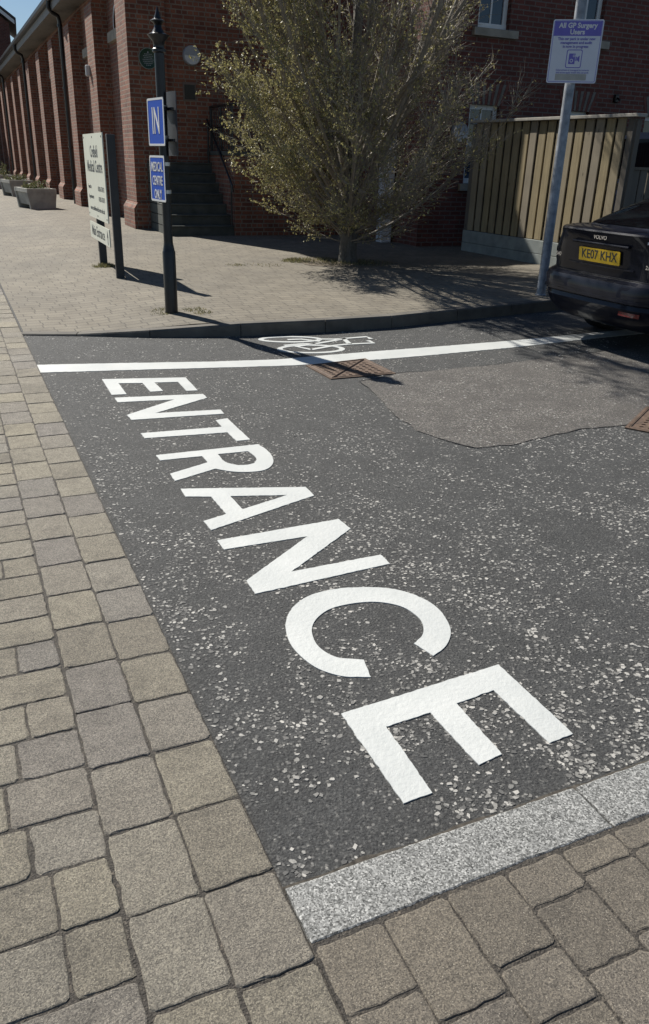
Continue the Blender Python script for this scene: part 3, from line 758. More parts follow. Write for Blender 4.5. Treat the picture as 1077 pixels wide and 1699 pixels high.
# ------------------------------------------------------------------ brick house on the right
W0 = GP(690, 410)
house = empty('brick_house', (W0.x, W0.y, 0), RZ, 'shaded red brick house with sash windows and pale stone sills behind the fence', 'building')
WL, WH = 15.0, 7.4
wins = [(.90 + 2.06 * i, 1.55 + 2.06 * i) for i in range(6)]
def wall_holes(m, x0, x1, z0, z1, holes, y, th):
    xs = sorted({x0, x1, *[h[0] for h in holes], *[h[1] for h in holes]}); zs = sorted({z0, z1, *[h[2] for h in holes], *[h[3] for h in holes]})
    for a, b in zip(xs, xs[1:]):
        for c, d in zip(zs, zs[1:]):
            if any(h[0] <= (a + b) / 2 <= h[1] and h[2] <= (c + d) / 2 <= h[3] for h in holes): continue
            m.face([(a, y, c), (b, y, c), (b, y, d), (a, y, d)])
    for h in holes:
        m.face([(h[0], y, h[2]), (h[0], y + th, h[2]), (h[0], y + th, h[3]), (h[0], y, h[3])]); m.face([(h[1], y, h[2]), (h[1], y + th, h[2]), (h[1], y + th, h[3]), (h[1], y, h[3])])
        m.face([(h[0], y, h[3]), (h[1], y, h[3]), (h[1], y + th, h[3]), (h[0], y + th, h[3])]); m.face([(h[0], y, h[2]), (h[1], y, h[2]), (h[1], y + th, h[2]), (h[0], y + th, h[2])])
holes = [(a, b, 3.72, 5.35) for a, b in wins] + [(a, b, 1.25, 2.56) for a, b in wins]
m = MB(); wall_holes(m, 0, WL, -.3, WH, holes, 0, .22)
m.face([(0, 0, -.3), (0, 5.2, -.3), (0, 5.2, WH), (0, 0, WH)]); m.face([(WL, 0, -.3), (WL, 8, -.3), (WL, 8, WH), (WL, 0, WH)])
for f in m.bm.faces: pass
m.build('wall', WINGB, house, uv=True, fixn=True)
GLW = N('window_glass').color((0.02, 0.035, 0.06)).set(Roughness=0.06, Specular_IOR_Level=0.7).m
ARCHS = plain('arch_stone', (.19, .165, .14), .85, var=.25, scale=12)
CURT = plain('curtain', (0.30, 0.33, 0.38), .8, var=.2, scale=20)
for a, b, z0, z1 in holes:
    f = MB(); y = .10
    for bx in ((a, y, z0 + .09, a + .085, y + .06, z1), (b - .085, y, z0 + .09, b, y + .06, z1), (a + .085, y, z1 - .085, b - .085, y + .06, z1), (a, y - .015, z0, b, y + .06, z0 + .09), (a + .085, y + .012, (z0 + z1) / 2 - .03, b - .085, y + .055, (z0 + z1) / 2 + .03), ((a + b) / 2 - .018, y + .015, z0 + .09, (a + b) / 2 + .018, y + .05, z1 - .085)):
        f.box(bx[:3], bx[3:], bevel=.006)
    fr = f.build('window', WHITE, house)
    g = MB(); g.box((a + .05, y + .03, z0 + .05), (b - .05, y + .036, z1 - .05)); g.build('pane', GLW, fr)
    g = MB(); g.box((a + .0, y + .11, z0), (b, y + .12, z1)); g.build('curtain', CURT if z0 > 3 else DARKM, fr)
    g = MB(); g.box((a - .10, -.075, z0 - .125), (b + .17, y, z0 - .002), bevel=.008); g.build('sill', STONE, fr)
    if z0 < 3:                                                 # fanned arch of alternate brick and stone voussoirs
        for k in range(13):
            t0, t1 = k / 13, (k + 1) / 13; e0 = lambda t, s_: (a + b) / 2 + (t - .5) * (b - a + .04) * s_
            g = MB(); g.prism([[(e0(t0, 1) + .004, z1 - .005), (e0(t1, 1) - .004, z1 - .005), (e0(t1, 1.38) - .004, z1 + .33), (e0(t0, 1.38) + .004, z1 + .33)]], lambda p: (p[0], .05, p[1]), lambda p: (p[0], -.008 - .004 * (k % 2), p[1]))
            g.build('voussoir', ARCHS if k % 2 else plain('arch_brick', (.17, .06, .045), .85, var=.25, scale=30), fr)
m = MB(); m.prism([[(-.4, WH - .05), (4, WH + 2.9), (8.4, WH - .05), (8.4, WH + .1), (4, WH + 3.05), (-.4, WH + .1)]], lambda p: (-.3, p[0], p[1]), lambda p: (WL + .3, p[0], p[1])); m.build('roof', SLATE, house)
m = MB(); m.lathe([(.165, -.02), (.165, .05), (.155, .075), (0.001, .078)], (.71, 0, 2.09), 36, 'Y'); lmp = m.build('wall_light', LAMPG, house, smooth_=True)
m = MB(); m.prism([[(.148 * cos(a), .148 * sin(a)) for a in [pi + pi * k / 20 for k in range(21)]]], lambda p: (.71 + p[0], -.07, 2.09 + p[1]), lambda p: (.71 + p[0], -.086, 2.09 + p[1])); m.build('diffuser', LAMPW, lmp)
m = MB(); m.cbox((.98, -.045, 2.28), (.10, .09, .10), bevel=.008); m.build('junction_box', LAMPG, house)
m = MB(); m.cbox((4.17, -.03, 2.81), (.09, .08, .14), bevel=.02); m.tube([(4.17, -.05, 2.82), (4.15, -.16, 2.78)], .02, 8); m.build('outlet', BLACK, house)
# recess behind: the return wall joining house and hall, with a dark doorway
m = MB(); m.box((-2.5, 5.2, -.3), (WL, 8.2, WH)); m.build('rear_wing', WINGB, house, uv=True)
# white painted pier
_s, _z = on_wall(648, 394, W0, DL); PR = W0 + DL * _s - DR * .16; PR.z = zp(PR.x, PR.y); m = MB(); m.box((-.11, -.11, -.2), (.11, .11, 2.32), bevel=.01); m.box((-.14, -.14, 2.32), (.14, .14, 2.40), bevel=.01)
pr = empty('white_pillar', (PR.x, PR.y, PR.z), RZ, 'slim white painted pillar in shade behind the leafy tree', 'pillar')
m.build('shaft', PIERW, pr)

# house far beyond the hall, its gable just showing over the gutter
fp = ray(14, 33); fp = fp / hypot(fp.x, fp.y) * 62; ez = CAMH + fp.z
far = empty('gabled_house', (fp.x, fp.y, 0), R(20), 'distant brick house whose white gable edge shows beyond the hall gutter', 'house')
m = MB(); m.prism([[(0, 0), (0, ez - .15), (-5, ez + 3.3), (-10, ez - .15), (-10, 0)]], lambda p: (p[0], 0, p[1]), lambda p: (p[0], 10, p[1])); m.build('wall', WINGB, far, uv=True)
m = MB(); m.prism([[(.35, ez - .25), (-5, ez + 3.6), (-10.35, ez - .25), (-10.35, ez - .02), (-5, ez + 3.85), (.35, ez - .02)]], lambda p: (p[0], -.35, p[1]), lambda p: (p[0], -.28, p[1])); m.build('bargeboard', WHITE, far)
m = MB(); m.prism([[(.45, ez - .02), (-5, ez + 3.86), (-10.45, ez - .02), (-10.45, ez + .1), (-5, ez + 3.98), (.45, ez + .1)]], lambda p: (p[0], -.4, p[1]), lambda p: (p[0], 10.4, p[1])); m.build('roof', SLATE, far)

# ------------------------------------------------------------------ timber fence
F0 = GP(768, 415); F1 = GP(888, 437); FD = (F1 - F0).normalized(); FD.z = 0; FL = 3.50
fa = math.atan2(FD.y, FD.x); fz = F0.z
fence = empty('timber_fence', (F0.x, F0.y, fz), fa, 'tall pale timber board fence with gaps, half sunlit, standing on grey gravel boards', 'fence')
FH = 2.13                                                     # local x runs towards the camera, the seen face looks to -y
nb = 17; pit = (FL - .14) / nb
m = MB()
for i in range(nb):
    x = .10 + i * pit; j = rnd.uniform(-.004, .004)
    m.box((x, -.03 + j, .36), (x + pit * .75, -.008 + j, FH - .058), bevel=.002)
m.build('front_boards', WOOD, fence)
m = MB()
for i in range(nb - 1): m.box((.10 + i * pit + pit * .35, .045, .36), (.10 + i * pit + pit * 1.33, .062, FH - .06))
m.build('rear_boards', WOODD, fence)
m = MB()
for z in (.5, 1.2, 1.9): m.box((.04, -.006, z - .045), (FL - .02, .043, z + .045))
m.build('rails', WOODD, fence)
for z0, z1, n_ in ((-.06, .145, 0), (.15, .352, 1)):
    m = MB(); m.box((-.0, -.045, z0), (FL + .0, .03, z1), bevel=.006); m.build('gravel_board', GRAVB, fence)
for x in (.0, FL - .04):
    m = MB(); m.box((x, -.0325 if x else -.028, -.2), (x + .10, .075, FH - .07), bevel=.004); m.build('post', WOODD, fence)
m = MB(); m.box((-.04, -.09, FH - .055), (FL + .16, .09, FH - .012), bevel=.006); m.build('capping', plain('weathered_capping', (.36, .34, .30), .8, var=.2, scale=7), fence)
# second fence running back from its near end
q = Vector((F0.x, F0.y, 0)) + FD * (FL + .06); fn = Vector((-FD.y, FD.x, 0))
fence2 = empty('timber_fence', (q.x, q.y, fz), math.atan2(fn.y, fn.x), 'low shaded timber board fence behind the dark car', 'fence')
H2 = 1.42
m = MB(); n2 = 30
for i in range(n2): m.box((.10 + i * .155, .0, .05), (.10 + i * .155 + .135, .02, H2), bevel=.002)
m.build('boards', WOODD, fence2)
m = MB(); m.box((.08, -.02, H2 + .002), (4.75, .05, H2 + .04)); m.build('capping', WOODD, fence2)
m = MB(); m.box((-.0, -.03, -.2), (.085, .07, FH - .09), bevel=.004); m.build('post', WOODD, fence2)

# ------------------------------------------------------------------ black post with blue signs
PB = GP(285, 518)
post = empty('sign_post', PB, 0, 'black lamp style post with spiked finial carrying the blue IN sign', 'sign post')
m = MB(); m.lathe([(.064, -.1), (.064, .585), (.058, .60), (.047, .66), (.045, .68), (.045, 2.30)], n=20); m.build('pole', BLACK, post, smooth_=True)
m = MB()
prof = [(.045, 2.295), (.062, 2.305), (.062, 2.325), (.05, 2.335), (.048, 2.36), (.058, 2.39), (.098, 2.432), (.100, 2.438), (.06, 2.452), (.036, 2.49), (.030, 2.51), (.045, 2.53), (.066, 2.542), (.066, 2.547), (.035, 2.562), (.016, 2.61), (.004, 2.655)]
m.lathe(prof, n=24); m.build('finial', BLACK, post, smooth_=True)
SA = R(147); sd_ = Vector((sin(SA), cos(SA), 0)); sn_ = Vector((-cos(SA) * -1, -sin(SA), 0)); sn_ = Vector((cos(SA), -sin(SA), 0))   # along the plate, and its outward side
if sn_.x > 0: sn_ = -sn_
def rounded(w_, h_, r_, k=5):
    L = []
    for cx, cy, a0 in ((w_ / 2 - r_, h_ / 2 - r_, 0), (-w_ / 2 + r_, h_ / 2 - r_, 90), (-w_ / 2 + r_, -h_ / 2 + r_, 180), (w_ / 2 - r_, -h_ / 2 + r_, 270)):
        for i in range(k + 1): L.append((cx + r_ * cos(R(a0 + 90 * i / k)), cy + r_ * sin(R(a0 + 90 * i / k))))
    return L
def slab(name, w_, h_, r_, mat4, m_, parent, t0, t1, hole=None):
    m = MB(); loops = [rounded(w_, h_, r_)] + ([rounded(*hole)] if hole else [])
    m.prism(loops, lambda p: mat4 @ Vector((p[0], p[1], t0)), lambda p: mat4 @ Vector((p[0], p[1], t1))); return m.build(name, m_, parent)
def blue_plate(zc, w_, h_, lines, sizes, offs, off_t):
    fr = sheet_frame(sn_ * .075 + Vector((0, 0, zc)) + sd_ * off_t, sd_, Vector((0, 0, 1)), sn_)
    p = slab('sign_plate', w_, h_, .02, fr, BLUE, post, -.002, .002)
    slab('border', w_, h_, .02, fr, WHITE, p, -.0025, .0034, (w_ - .036, h_ - .036, .012))
    for t, sz, oy, sx in zip(lines, sizes, offs, (1.0,) * 9):
        text_mesh(t, sz, fr @ Matrix.Translation((0, oy, .0036)), 'lettering', WHITE, p, sx=.60, bold=.0015)
    return p
z1, z0 = zat(258, 163, PB) - PB.z, zat(260, 242, PB) - PB.z
blue_plate((z0 + z1) / 2, .40, z1 - z0, ['IN'], [.32], [0.0], 0.03)
z1, z0 = zat(261, 258, PB) - PB.z, zat(265, 334, PB) - PB.z
p2 = blue_plate((z0 + z1) / 2, .37, z1 - z0, ['MEDICAL', 'CENTRE', 'ONLY'], [.115, .115, .115], [.10, -.02, -.14], 0.0)
fr = sheet_frame(-sn_ * .078 + Vector((0, 0, zat(286, 206, PB) - PB.z)), -sd_, Vector((0, 0, 1)), -sn_)
slab('sign_plate', .32, .54, .02, fr, SIGNG, post, -.002, .002)
def clamp(z, side):
    m = MB(); m.lathe([(.046, z - .016), (.053, z - .016), (.053, z + .016), (.046, z + .016)], n=20)
    fr = sheet_frame(sn_ * side * .06 + Vector((0, 0, z)), sd_, Vector((0, 0, 1)), sn_)
    m.cbox((0, 0, 0), (.22, .022, .022), fr); m.build('clamp', ALU if side > 0 else DARKM, post)
PZ = PB.z
for y, sd2 in ((178, 1), (228, 1), (272, 1), (318, 1), (180, -1), (232, -1)): clamp(zat(268, y, PB) - PZ, sd2)

# ------------------------------------------------------------------ medical centre board on two posts
QR, QL = GP(198, 461), GP(172, 441); QD = (QL - QR); QD.z = 0; QL_ = QD.length; QD.normalize()
QN = Vector((-QD.y, QD.x, 0)); QN = QN if QN.x < 0 else -QN
board = empty('notice_board', QR, 0, 'cream medical centre name board fixed to two dark grey posts', 'sign board')
for s_ in (0.0, 1.27):
    b_ = MB(); mat4 = sheet_frame(QD * s_, QD, Vector((0, 0, 1)), QN)
    b_.box((-.035, -.15, -.065), (.035, 1.665, .035), mat4, bevel=.005); b_.build('post', DARKM, board)
c0, wB = .98, 1.58
def panel(za, zb, mats):
    fr = sheet_frame(QD * c0 + QN * .05 + Vector((0, 0, (za + zb) / 2)), -QD, Vector((0, 0, 1)), QN)
    return fr, slab('panel', wB, zb - za, .015, fr, CREAM, board, -.010, .004)
zt = zat(155, 221.5, QR + QD * c0) - QR.z; zb_ = zat(170, 364, QR + QD * c0) - QR.z
fr, p = panel(zb_, zt, 0); hh = zt - zb_
tx = lambda t, sz, x, y, al='CENTER', sx=1.0, b=0.0: text_mesh(t, sz, fr @ Matrix.Translation((x, y, .0045)), 'lettering', INK, p, al, sx=sx, bold=b)
tx('Crefield', .20, .06, hh * .29, sx=.95, b=.003); tx('Medical Centre', .20, .03, hh * .12, sx=.98, b=.003)
tx('Enquiries', .075, -.64, -hh * .12, 'LEFT'); tx('01206 570371', .085, .68, -hh * .13, 'RIGHT')
tx('Appointments', .075, -.64, -hh * .24, 'LEFT'); tx('01206 570371', .085, .68, -hh * .25, 'RIGHT')
tx('www.crefieldmedicalcentre.nhs.uk', .085, 0, -hh * .38, sx=1.0)
for x in (-.72, 0, .72):
    for y in (hh * .46, -hh * .46):
        m = MB(); m.lathe([(.012, .004), (.012, .008), (.004, .009)], n=10); m.xform(fr @ Matrix.Translation((x, y, 0))); m.build('screw', INK, p)
zt2 = zat(170, 373, QR + QD * c0) - QR.z; zb2 = zat(173, 401, QR + QD * c0) - QR.z
fr, p = panel(zb2, zt2, 0)
tx('Main Entrance', .19, -.10, 0, sx=.98, b=.002)
m = MB(); m.prism([[(-.014, -.09), (.014, -.09), (.014, .0), (.045, .0), (0, .09), (-.045, .0), (-.014, .0)]], lambda q: fr @ Vector((q[0] + .66, q[1], .003)), lambda q: fr @ Vector((q[0] + .66, q[1], .006))); m.build('arrow', INK, p)

# ------------------------------------------------------------------ galvanised post with parking notice
NP = GP(897, 490)
npost = empty('notice_post', NP, 0, 'grey galvanised pole carrying the purple and white parking notice', 'sign post')
m = MB(); m.lathe([(.07, -.1), (.07, .012), (.058, .02), (.055, .03), (.055, 3.9), (.03, 3.93)], n=20); m.build('pole', GALV, npost, smooth_=True)
zt = zat(955, 34, NP) - NP.z; zb_ = zat(942, 139, NP) - NP.z; hN = zt - zb_
NA = R(101); nd = Vector((sin(NA), cos(NA), 0)); nn_ = Vector((nd.y, -nd.x, 0)); nn_ = nn_ if nn_.y < 0 else -nn_
fr = sheet_frame(nn_ * .072 + Vector((.0, 0, (zt + zb_) / 2)) + nd * .0, nd, Vector((0, 0, 1)), nn_)
wN = .525
PLW = plain('notice_white', (.66, .69, .76), .4, var=.03)
p = slab('sign_plate', wN, hN, .02, fr, PLW, npost, -.002, .002)
m = MB(); hb = hN * .225; y1 = hN / 2 - .018
m.prism([[(-wN / 2 + .018, y1 - hb), (wN / 2 - .018, y1 - hb), (wN / 2 - .018, y1), (-wN / 2 + .018, y1)]], lambda q: fr @ Vector((*q, 0)), lambda q: fr @ Vector((*q, .0032))); m.build('header_band', PURP, p)
slab('border', wN - .022, hN - .022, .016, fr, PURP, p, -.001, .0028, (wN - .032, hN - .032, .012))
tn = lambda t, sz, y, mt, b=0.0, sx=1.0: text_mesh(t, sz, fr @ Matrix.Translation((0, y, .0042)), 'lettering', mt, p, bold=b, sx=sx)
tn('All GP Surgery', .066, y1 - .040, WHITE, .002); tn('Users', .066, y1 - .100, WHITE, .002)
for i, t in enumerate(('This car park is under new', 'management and audit', 'is now in progress')): tn(t, .036, y1 - hb - .028 - i * .036, PURP, .0008)
yc = y1 - hb - .215
slab('camera_border', .165, .175, .018, fr @ Matrix.Translation((0, yc, 0)), PURP, p, .001, .0034, (.150, .160, .014))
m = MB()
def q2(a, b, c, d): m.prism([[(a, b), (c, b), (c, d), (a, d)]], lambda q: fr @ Vector((q[0], q[1] + yc, 0)), lambda q: fr @ Vector((q[0], q[1] + yc, .0034)))
q2(-.055, -.05, .012, .05); q2(.018, -.02, .03, .02)
m.prism([[(.034, -.012), (.058, -.032), (.058, .032), (.034, .012)]], lambda q: fr @ Vector((q[0], q[1] + yc, 0)), lambda q: fr @ Vector((q[0], q[1] + yc, .0034)))
m.build('camera_symbol', PURP, p)
m = MB()
for cx, cy, r0 in ((-.024, -.018, .018), (-.002, .028, .012)): m.prism([ring_px(cx, cy, r0, r0, 16), ring_px(cx, cy, r0 * .6, r0 * .6, 16)], lambda q: fr @ Vector((q[0], q[1] + yc, .003)), lambda q: fr @ Vector((q[0], q[1] + yc, .0042)))
m.build('camera_lens', PLW, p)
for i, t in enumerate(('Enforcement is managed by cameras', 'and terms apply within the car park')): tn(t, .024, yc - .108 - i * .024, PURP)
slab('patch', .33, .06, .004, fr @ Matrix.Translation((-.01, yc - .175, 0)), plain('faded_tape', (.40, .40, .37), .6, var=.2), p, .001, .0036)
m = MB()
for z in (zt - .1, zb_ + .1): m.lathe([(.0552, z - .015), (.062, z - .015), (.062, z + .015), (.0552, z + .015)], n=18)
m.build('clamp', ALU, npost)

# ------------------------------------------------------------------ planters along the wall
def make_planter(loc, rz, label):
    root = empty('planter', loc, rz, label, 'planter', 'concrete planters along the hall')
    L_, W_, H_ = 1.15, .70, .50                               # local x across the end, y along the trough
    m = MB()
    prof = [(.06, .10), (.0, H_ - .10), (-.03, H_ - .09), (-.03, H_), (.05, H_), (.06, H_ - .07), (W_ - .06, H_ - .07), (W_ - .05, H_), (W_ + .03, H_), (W_ + .03, H_ - .09), (W_, H_ - .10), (W_ - .06, .10)]
    m.prism([prof], lambda p: (p[0], .06, p[1]), lambda p: (p[0], L_ - .06, p[1])); m.build('trough', CONC, root)
    for y0 in (0, L_ - .10):
        m = MB(); out = [(.03, -.05), (.0, .2), (-.035, H_ - .10), (-.035, H_ + .004), (W_ + .035, H_ + .004), (W_ + .035, H_ - .10), (W_, .2), (W_ - .03, -.05)]
        m.prism([out], lambda p: (p[0], y0, p[1]), lambda p: (p[0], y0 + .10, p[1]))
        e = m.build('end_panel', CONC, root)
        ys = y0 - .012 if y0 == 0 else y0 + .088
        arc = [(W_ / 2 + (W_ / 2 + .0) * cos(a), H_ - .09 + .30 * sin(a)) for a in [pi + pi * k / 24 for k in range(25)]]
        m = MB(); m.prism([arc], lambda p: (p[0], ys, p[1]), lambda p: (p[0], ys + .024, p[1])); m.build('moulding', CONC, e)
    m = MB(); m.box((.05, .09, H_ - .12), (W_ - .05, L_ - .09, H_ - .035)); m.build('soil', SOIL, root)
    return root
def leaf_clump(m, r, cx, cy, cz, rx, ry, rz, count, size):
    for _ in range(count):
        a = r.random() * 6.283; q = r.random() ** .5; p = Vector((cx + rx * q * cos(a), cy + ry * q * sin(a), cz + rz * r.random() * (1.1 - q * .7)))
        leaf(m, r, p, size * r.uniform(.6, 1.3), Vector((r.gauss(0, 1), r.gauss(0, 1), r.gauss(.7, .7))))
def leaf(m, r, p, s_, d, asp=.5):
    d = d.normalized(); n_ = d.cross(Vector((r.gauss(0, 1), r.gauss(0, 1), r.gauss(0, 1)))).normalized(); h = d.cross(n_) * s_ * .12
    m.face([p, p + d * s_ * .5 + n_ * s_ * asp * .5 + h, p + d * s_, p + d * s_ * .5 - n_ * s_ * asp * .5 + h])
pl = [(GP(50.5, 347.5), 'nearest stone grey planter with low plants beside the hall'), (GP(20.5, 326.5), 'middle stone grey planter of the row beside the hall'), (GP(-4, 313.5), 'farthest planter of the row, cut by the left edge, with tall twiggy plants')]
for i, (p, lab) in enumerate(pl):
    make_planter(p, R(36), lab)
    r = random.Random(40 + i); m = MB(); st = MB()
    for _ in range(26):
        x, y = r.uniform(.1, .6), r.uniform(.15, 1.0); hgt = r.uniform(.08, .22) if i < 2 else r.uniform(.15, .5)
        tp = Vector((x + r.uniform(-.08, .08), y + r.uniform(-.08, .08), .46 + hgt)); st.tube([(x, y, .44), tp], .004, 3, False)
        for _ in range(26):
            f = r.random(); leaf(m, r, Vector((x, y, .46)).lerp(tp, f) + Vector((r.gauss(0, .03), r.gauss(0, .03), 0)), r.uniform(.03, .07), Vector((r.gauss(0, 1), r.gauss(0, 1), r.gauss(.5, .6))))
    rt = empty('plant', p, R(36), ('low grey green bedding plants in the nearest planter', 'low green bedding plants in the middle planter', 'taller twiggy plants in the farthest planter at the left edge')[i], 'plant', 'plants in the planters')
    m.build('leaves', GREEN, rt, fixn=False); st.build('stems', BARK, rt)

# ------------------------------------------------------------------ the tree
TB = GP(577, 435)
tree = empty('hornbeam_tree', TB, 0, 'upright multi stemmed tree with small yellow green spring leaves', 'tree')
r = random.Random(5); tr_, br_, tw_, lf_ = MB(), MB(), MB(), MB(); TWIG = plain('twig_bark', (.24, .21, .17), .7, var=.3, scale=8)  # branches and twigs paler than the trunk, sunlight put into their colour
tr_.tube([(0, 0, -.2), (.0, 0, 0.0), (-.005, .0, .12), (.005, .0, .4), (.01, 0, .8), (.0, .02, 1.5), (-.02, 0, 2.4), (.03, .02, 3.6), (0, 0, 5.2)], [.18, .165, .135, .128, .13, .10, .08, .055, .02], 12)
def env(z): return max(.12, .15 + 1.52 * (1 - math.exp(-max(0, z - .12) / 1.15)) + .13 * z) if z < 5 else 2.2 * max(.05, 1 - (z - 5) / 4.5)
def curve(p0, ang, tilt0, tilt1, ln, steps, wob):
    pts = [p0.copy()]; p = p0.copy(); a = ang
    for i in range(steps):
        f = (i + .5) / steps; t = tilt0 + (tilt1 - tilt0) * f ** .7; a += r.gauss(0, wob)
        p = p + Vector((sin(t) * cos(a), sin(t) * sin(a), cos(t))) * ln / steps + Vector((r.gauss(0, 1), r.gauss(0, 1), r.gauss(0, 1))) * wob * .06
        pts.append(p.copy())
    return pts
nl = 0
def leafprob(p):
    side = .16 + .62 * (1 - smooth(-1.5, .8, p.x - .05 * (p.z - 2)))
    if p.z < .95 and p.x < .25: side = max(side, .55)
    return side * (.75 + .5 * noise.noise((p.x * 1.6, p.y * 1.6, p.z * 1.6)))
def twig(p, d, ln, rad):
    global nl
    d = (d + Vector((r.gauss(0, .35), r.gauss(0, .35), r.gauss(.05, .3)))).normalized()
    p1 = p + d * ln * .5 + Vector((r.gauss(0, .012), r.gauss(0, .012), r.gauss(0, .012))); p2 = p1 + (d + Vector((r.gauss(0, .2), r.gauss(0, .2), r.gauss(.1, .2)))).normalized() * ln * .5
    tw_.tube([p, p1, p2], [rad, rad * .75, rad * .4], 3, False)
    k = 8
    for i in range(k):
        f = .15 + .85 * r.random(); q = p.lerp(p1, f * 2) if f < .5 else p1.lerp(p2, f * 2 - 1)
        if r.random() < leafprob(q):
            for _ in range(r.choice((1, 2, 3))):
                leaf(lf_, r, q + Vector((r.gauss(0, .012), r.gauss(0, .012), r.gauss(0, .012))), r.uniform(.022, .046), Vector((r.gauss(0, .8), r.gauss(0, .8), r.gauss(-.75, .5))), .62); nl += 1
def sub(p, d, ln, rad, lvl):
    a = math.atan2(d.y, d.x) + r.gauss(0, .6); t = min(1.45, math.acos(max(-1, min(1, d.normalized().z))) + abs(r.gauss(.22, .2)))
    pts = curve(p, a, t, max(.25, t - .35), ln, 5, .12)
    (br_ if lvl == 0 else tw_).tube(pts, [rad * (1 - .16 * i) for i in range(6)], 4 if lvl == 0 else 3, False)
    for i in range(1, 6):
        dd = (pts[i] - pts[i - 1]).normalized()
        if lvl == 0 and r.random() < .5: sub(pts[i], dd, ln * r.uniform(.35, .6), rad * .55, 1)
        for _ in range(2 if lvl == 0 else 2): twig(pts[i], (dd + Vector((r.gauss(0, .5), r.gauss(0, .5), 0))).normalized(), r.uniform(.16, .42), .0035)
NLIMB = 44
for k in range(NLIMB):
    f = (k + .5) / NLIMB; z0 = .30 + 1.25 * f * r.uniform(.6, 1.2); ang = k * 2.39996 + r.gauss(0, .25)
    low = k < 15
    t0 = r.uniform(.9, 1.25) if low else r.uniform(.45, .85); t1 = r.uniform(.42, .75) if low else r.uniform(.06, .42)
    ln = r.uniform(1.5, 2.6) if low else r.uniform(4.2, 6.6)
    st_ = 8 if low else 13
    pts = curve(Vector((.09 * cos(ang), .09 * sin(ang), z0)), ang, t0, t1, ln, st_, .07)
    r0 = r.uniform(.014, .022) if low else r.uniform(.022, .040)
    br_.tube(pts, [r0 * (1 - .9 * i / st_) + .003 for i in range(st_ + 1)], 6, False)
    for i in range(1, st_ + 1):
        dd = (pts[i] - pts[i - 1]).normalized()
        for _ in range(2 if pts[i].z < 4.6 else 1):
            if r.random() < .54: sub(pts[i], dd, r.uniform(.5, 1.05) * (1.0 if i < st_ - 2 else .7), max(.006, r0 * .38), 0)
for k in range(14):
    a = k * 2.4 + r.gauss(0, .3); z0 = r.uniform(.28, .7); sub(Vector((.1 * cos(a), .1 * sin(a), z0)), Vector((cos(a), sin(a), .35)), r.uniform(.45, .9), .009, 0)
print('leaves', nl, 'twig verts', len(tw_.bm.verts))
tr_.build('trunk', BARK, tree, smooth_=True); br_.build('branches', TWIG, tree, fixn=False); tw_.build('twigs', TWIG, tree, fixn=False); lf_.build('crown', LEAF, tree, fixn=False)

# grass and weeds
DRYG = m_leaf('dry_grass', [(0.0, (0.09, 0.10, 0.04)), (0.4, (0.17, 0.165, 0.07)), (1.0, (0.33, 0.28, 0.16))])
def grass_patch(name, blobs, label, count, hmin, hmax, seed):
    r = random.Random(seed); m = MB()
    for _ in range(count):
        cx, cy, rx, ry = r.choice(blobs); a = r.random() * 6.283; q = r.random() ** .6
        x, y = cx + rx * q * cos(a), cy + ry * q * sin(a); z = zp(x, y) - .004; h = r.uniform(hmin, hmax) * (1.15 - q * .6); b = r.random() * 6.28; wd = r.uniform(.003, .007)
        dx, dy = cos(b), sin(b); lean = r.uniform(.1, .8) * h
        lx_, ly_ = r.gauss(0, 1) * lean, r.gauss(0, 1) * lean
        m.face([(x - dx * wd, y - dy * wd, z), (x + dx * wd, y + dy * wd, z), (x + lx_ * .5 + dx * wd * .6, y + ly_ * .5 + dy * wd * .6, z + h * .65), (x + lx_, y + ly_, z + h), (x + lx_ * .5 - dx * wd * .6, y + ly_ * .5 - dy * wd * .6, z + h * .65)])
    tag(m.build(name, DRYG, None, fixn=False), label, 'grass', kind='stuff')
t = TB
grass_patch('grass', [(t.x - .45, t.y + .05, .5, .35), (t.x + .25, t.y - .05, .45, .4), (t.x - .1, t.y - .25, .6, .3), (t.x - .8, t.y - .1, .25, .25)], 'rough dry grass growing round the foot of the tree', 1900, .015, .065, 1)
grass_patch('grass', [(PB.x - .1, PB.y + .12, .18, .12), (PB.x + .2, PB.y + .1, .16, .12), (PB.x - .05, PB.y - .05, .16, .07), (PB.x + .33, PB.y - .05, .1, .1)], 'small weeds sprouting at the foot of the black post', 300, .01, .032, 2)
q = QL; grass_patch('grass', [(q.x, q.y - .05, .16, .12), (q.x + .1, q.y - .1, .1, .1)], 'green weeds at the foot of the board posts', 380, .02, .07, 3)
g1, g2, g3 = GP(440, 440), GP(392, 440), GP(118, 341)
grass_patch('grass', [(g1.x, g1.y, .3, .2), (g2.x, g2.y, .16, .16)], 'sparse tufts between paving blocks left of the tree', 170, .01, .04, 4)
# bare soil ring round the tree
m = MB(); Rg = []
for k in range(40):
    a = 2 * pi * k / 40; rr = .62 * (1 + .35 * noise.noise((cos(a) * 1.7, sin(a) * 1.7, 2.2))); Rg.append((t.x - .05 + rr * 1.15 * cos(a), t.y - .05 + rr * .85 * sin(a)))
m.prism([Rg], lambda p: (p[0], p[1], zp(p[0], p[1]) - .05), lambda p: (p[0], p[1], zp(p[0], p[1]) + .006))
tag(m.build('tree_pit', plain('dry_earth', (.13, .105, .075), .95, var=.45, scale=22, bump=.8)), kind='structure')

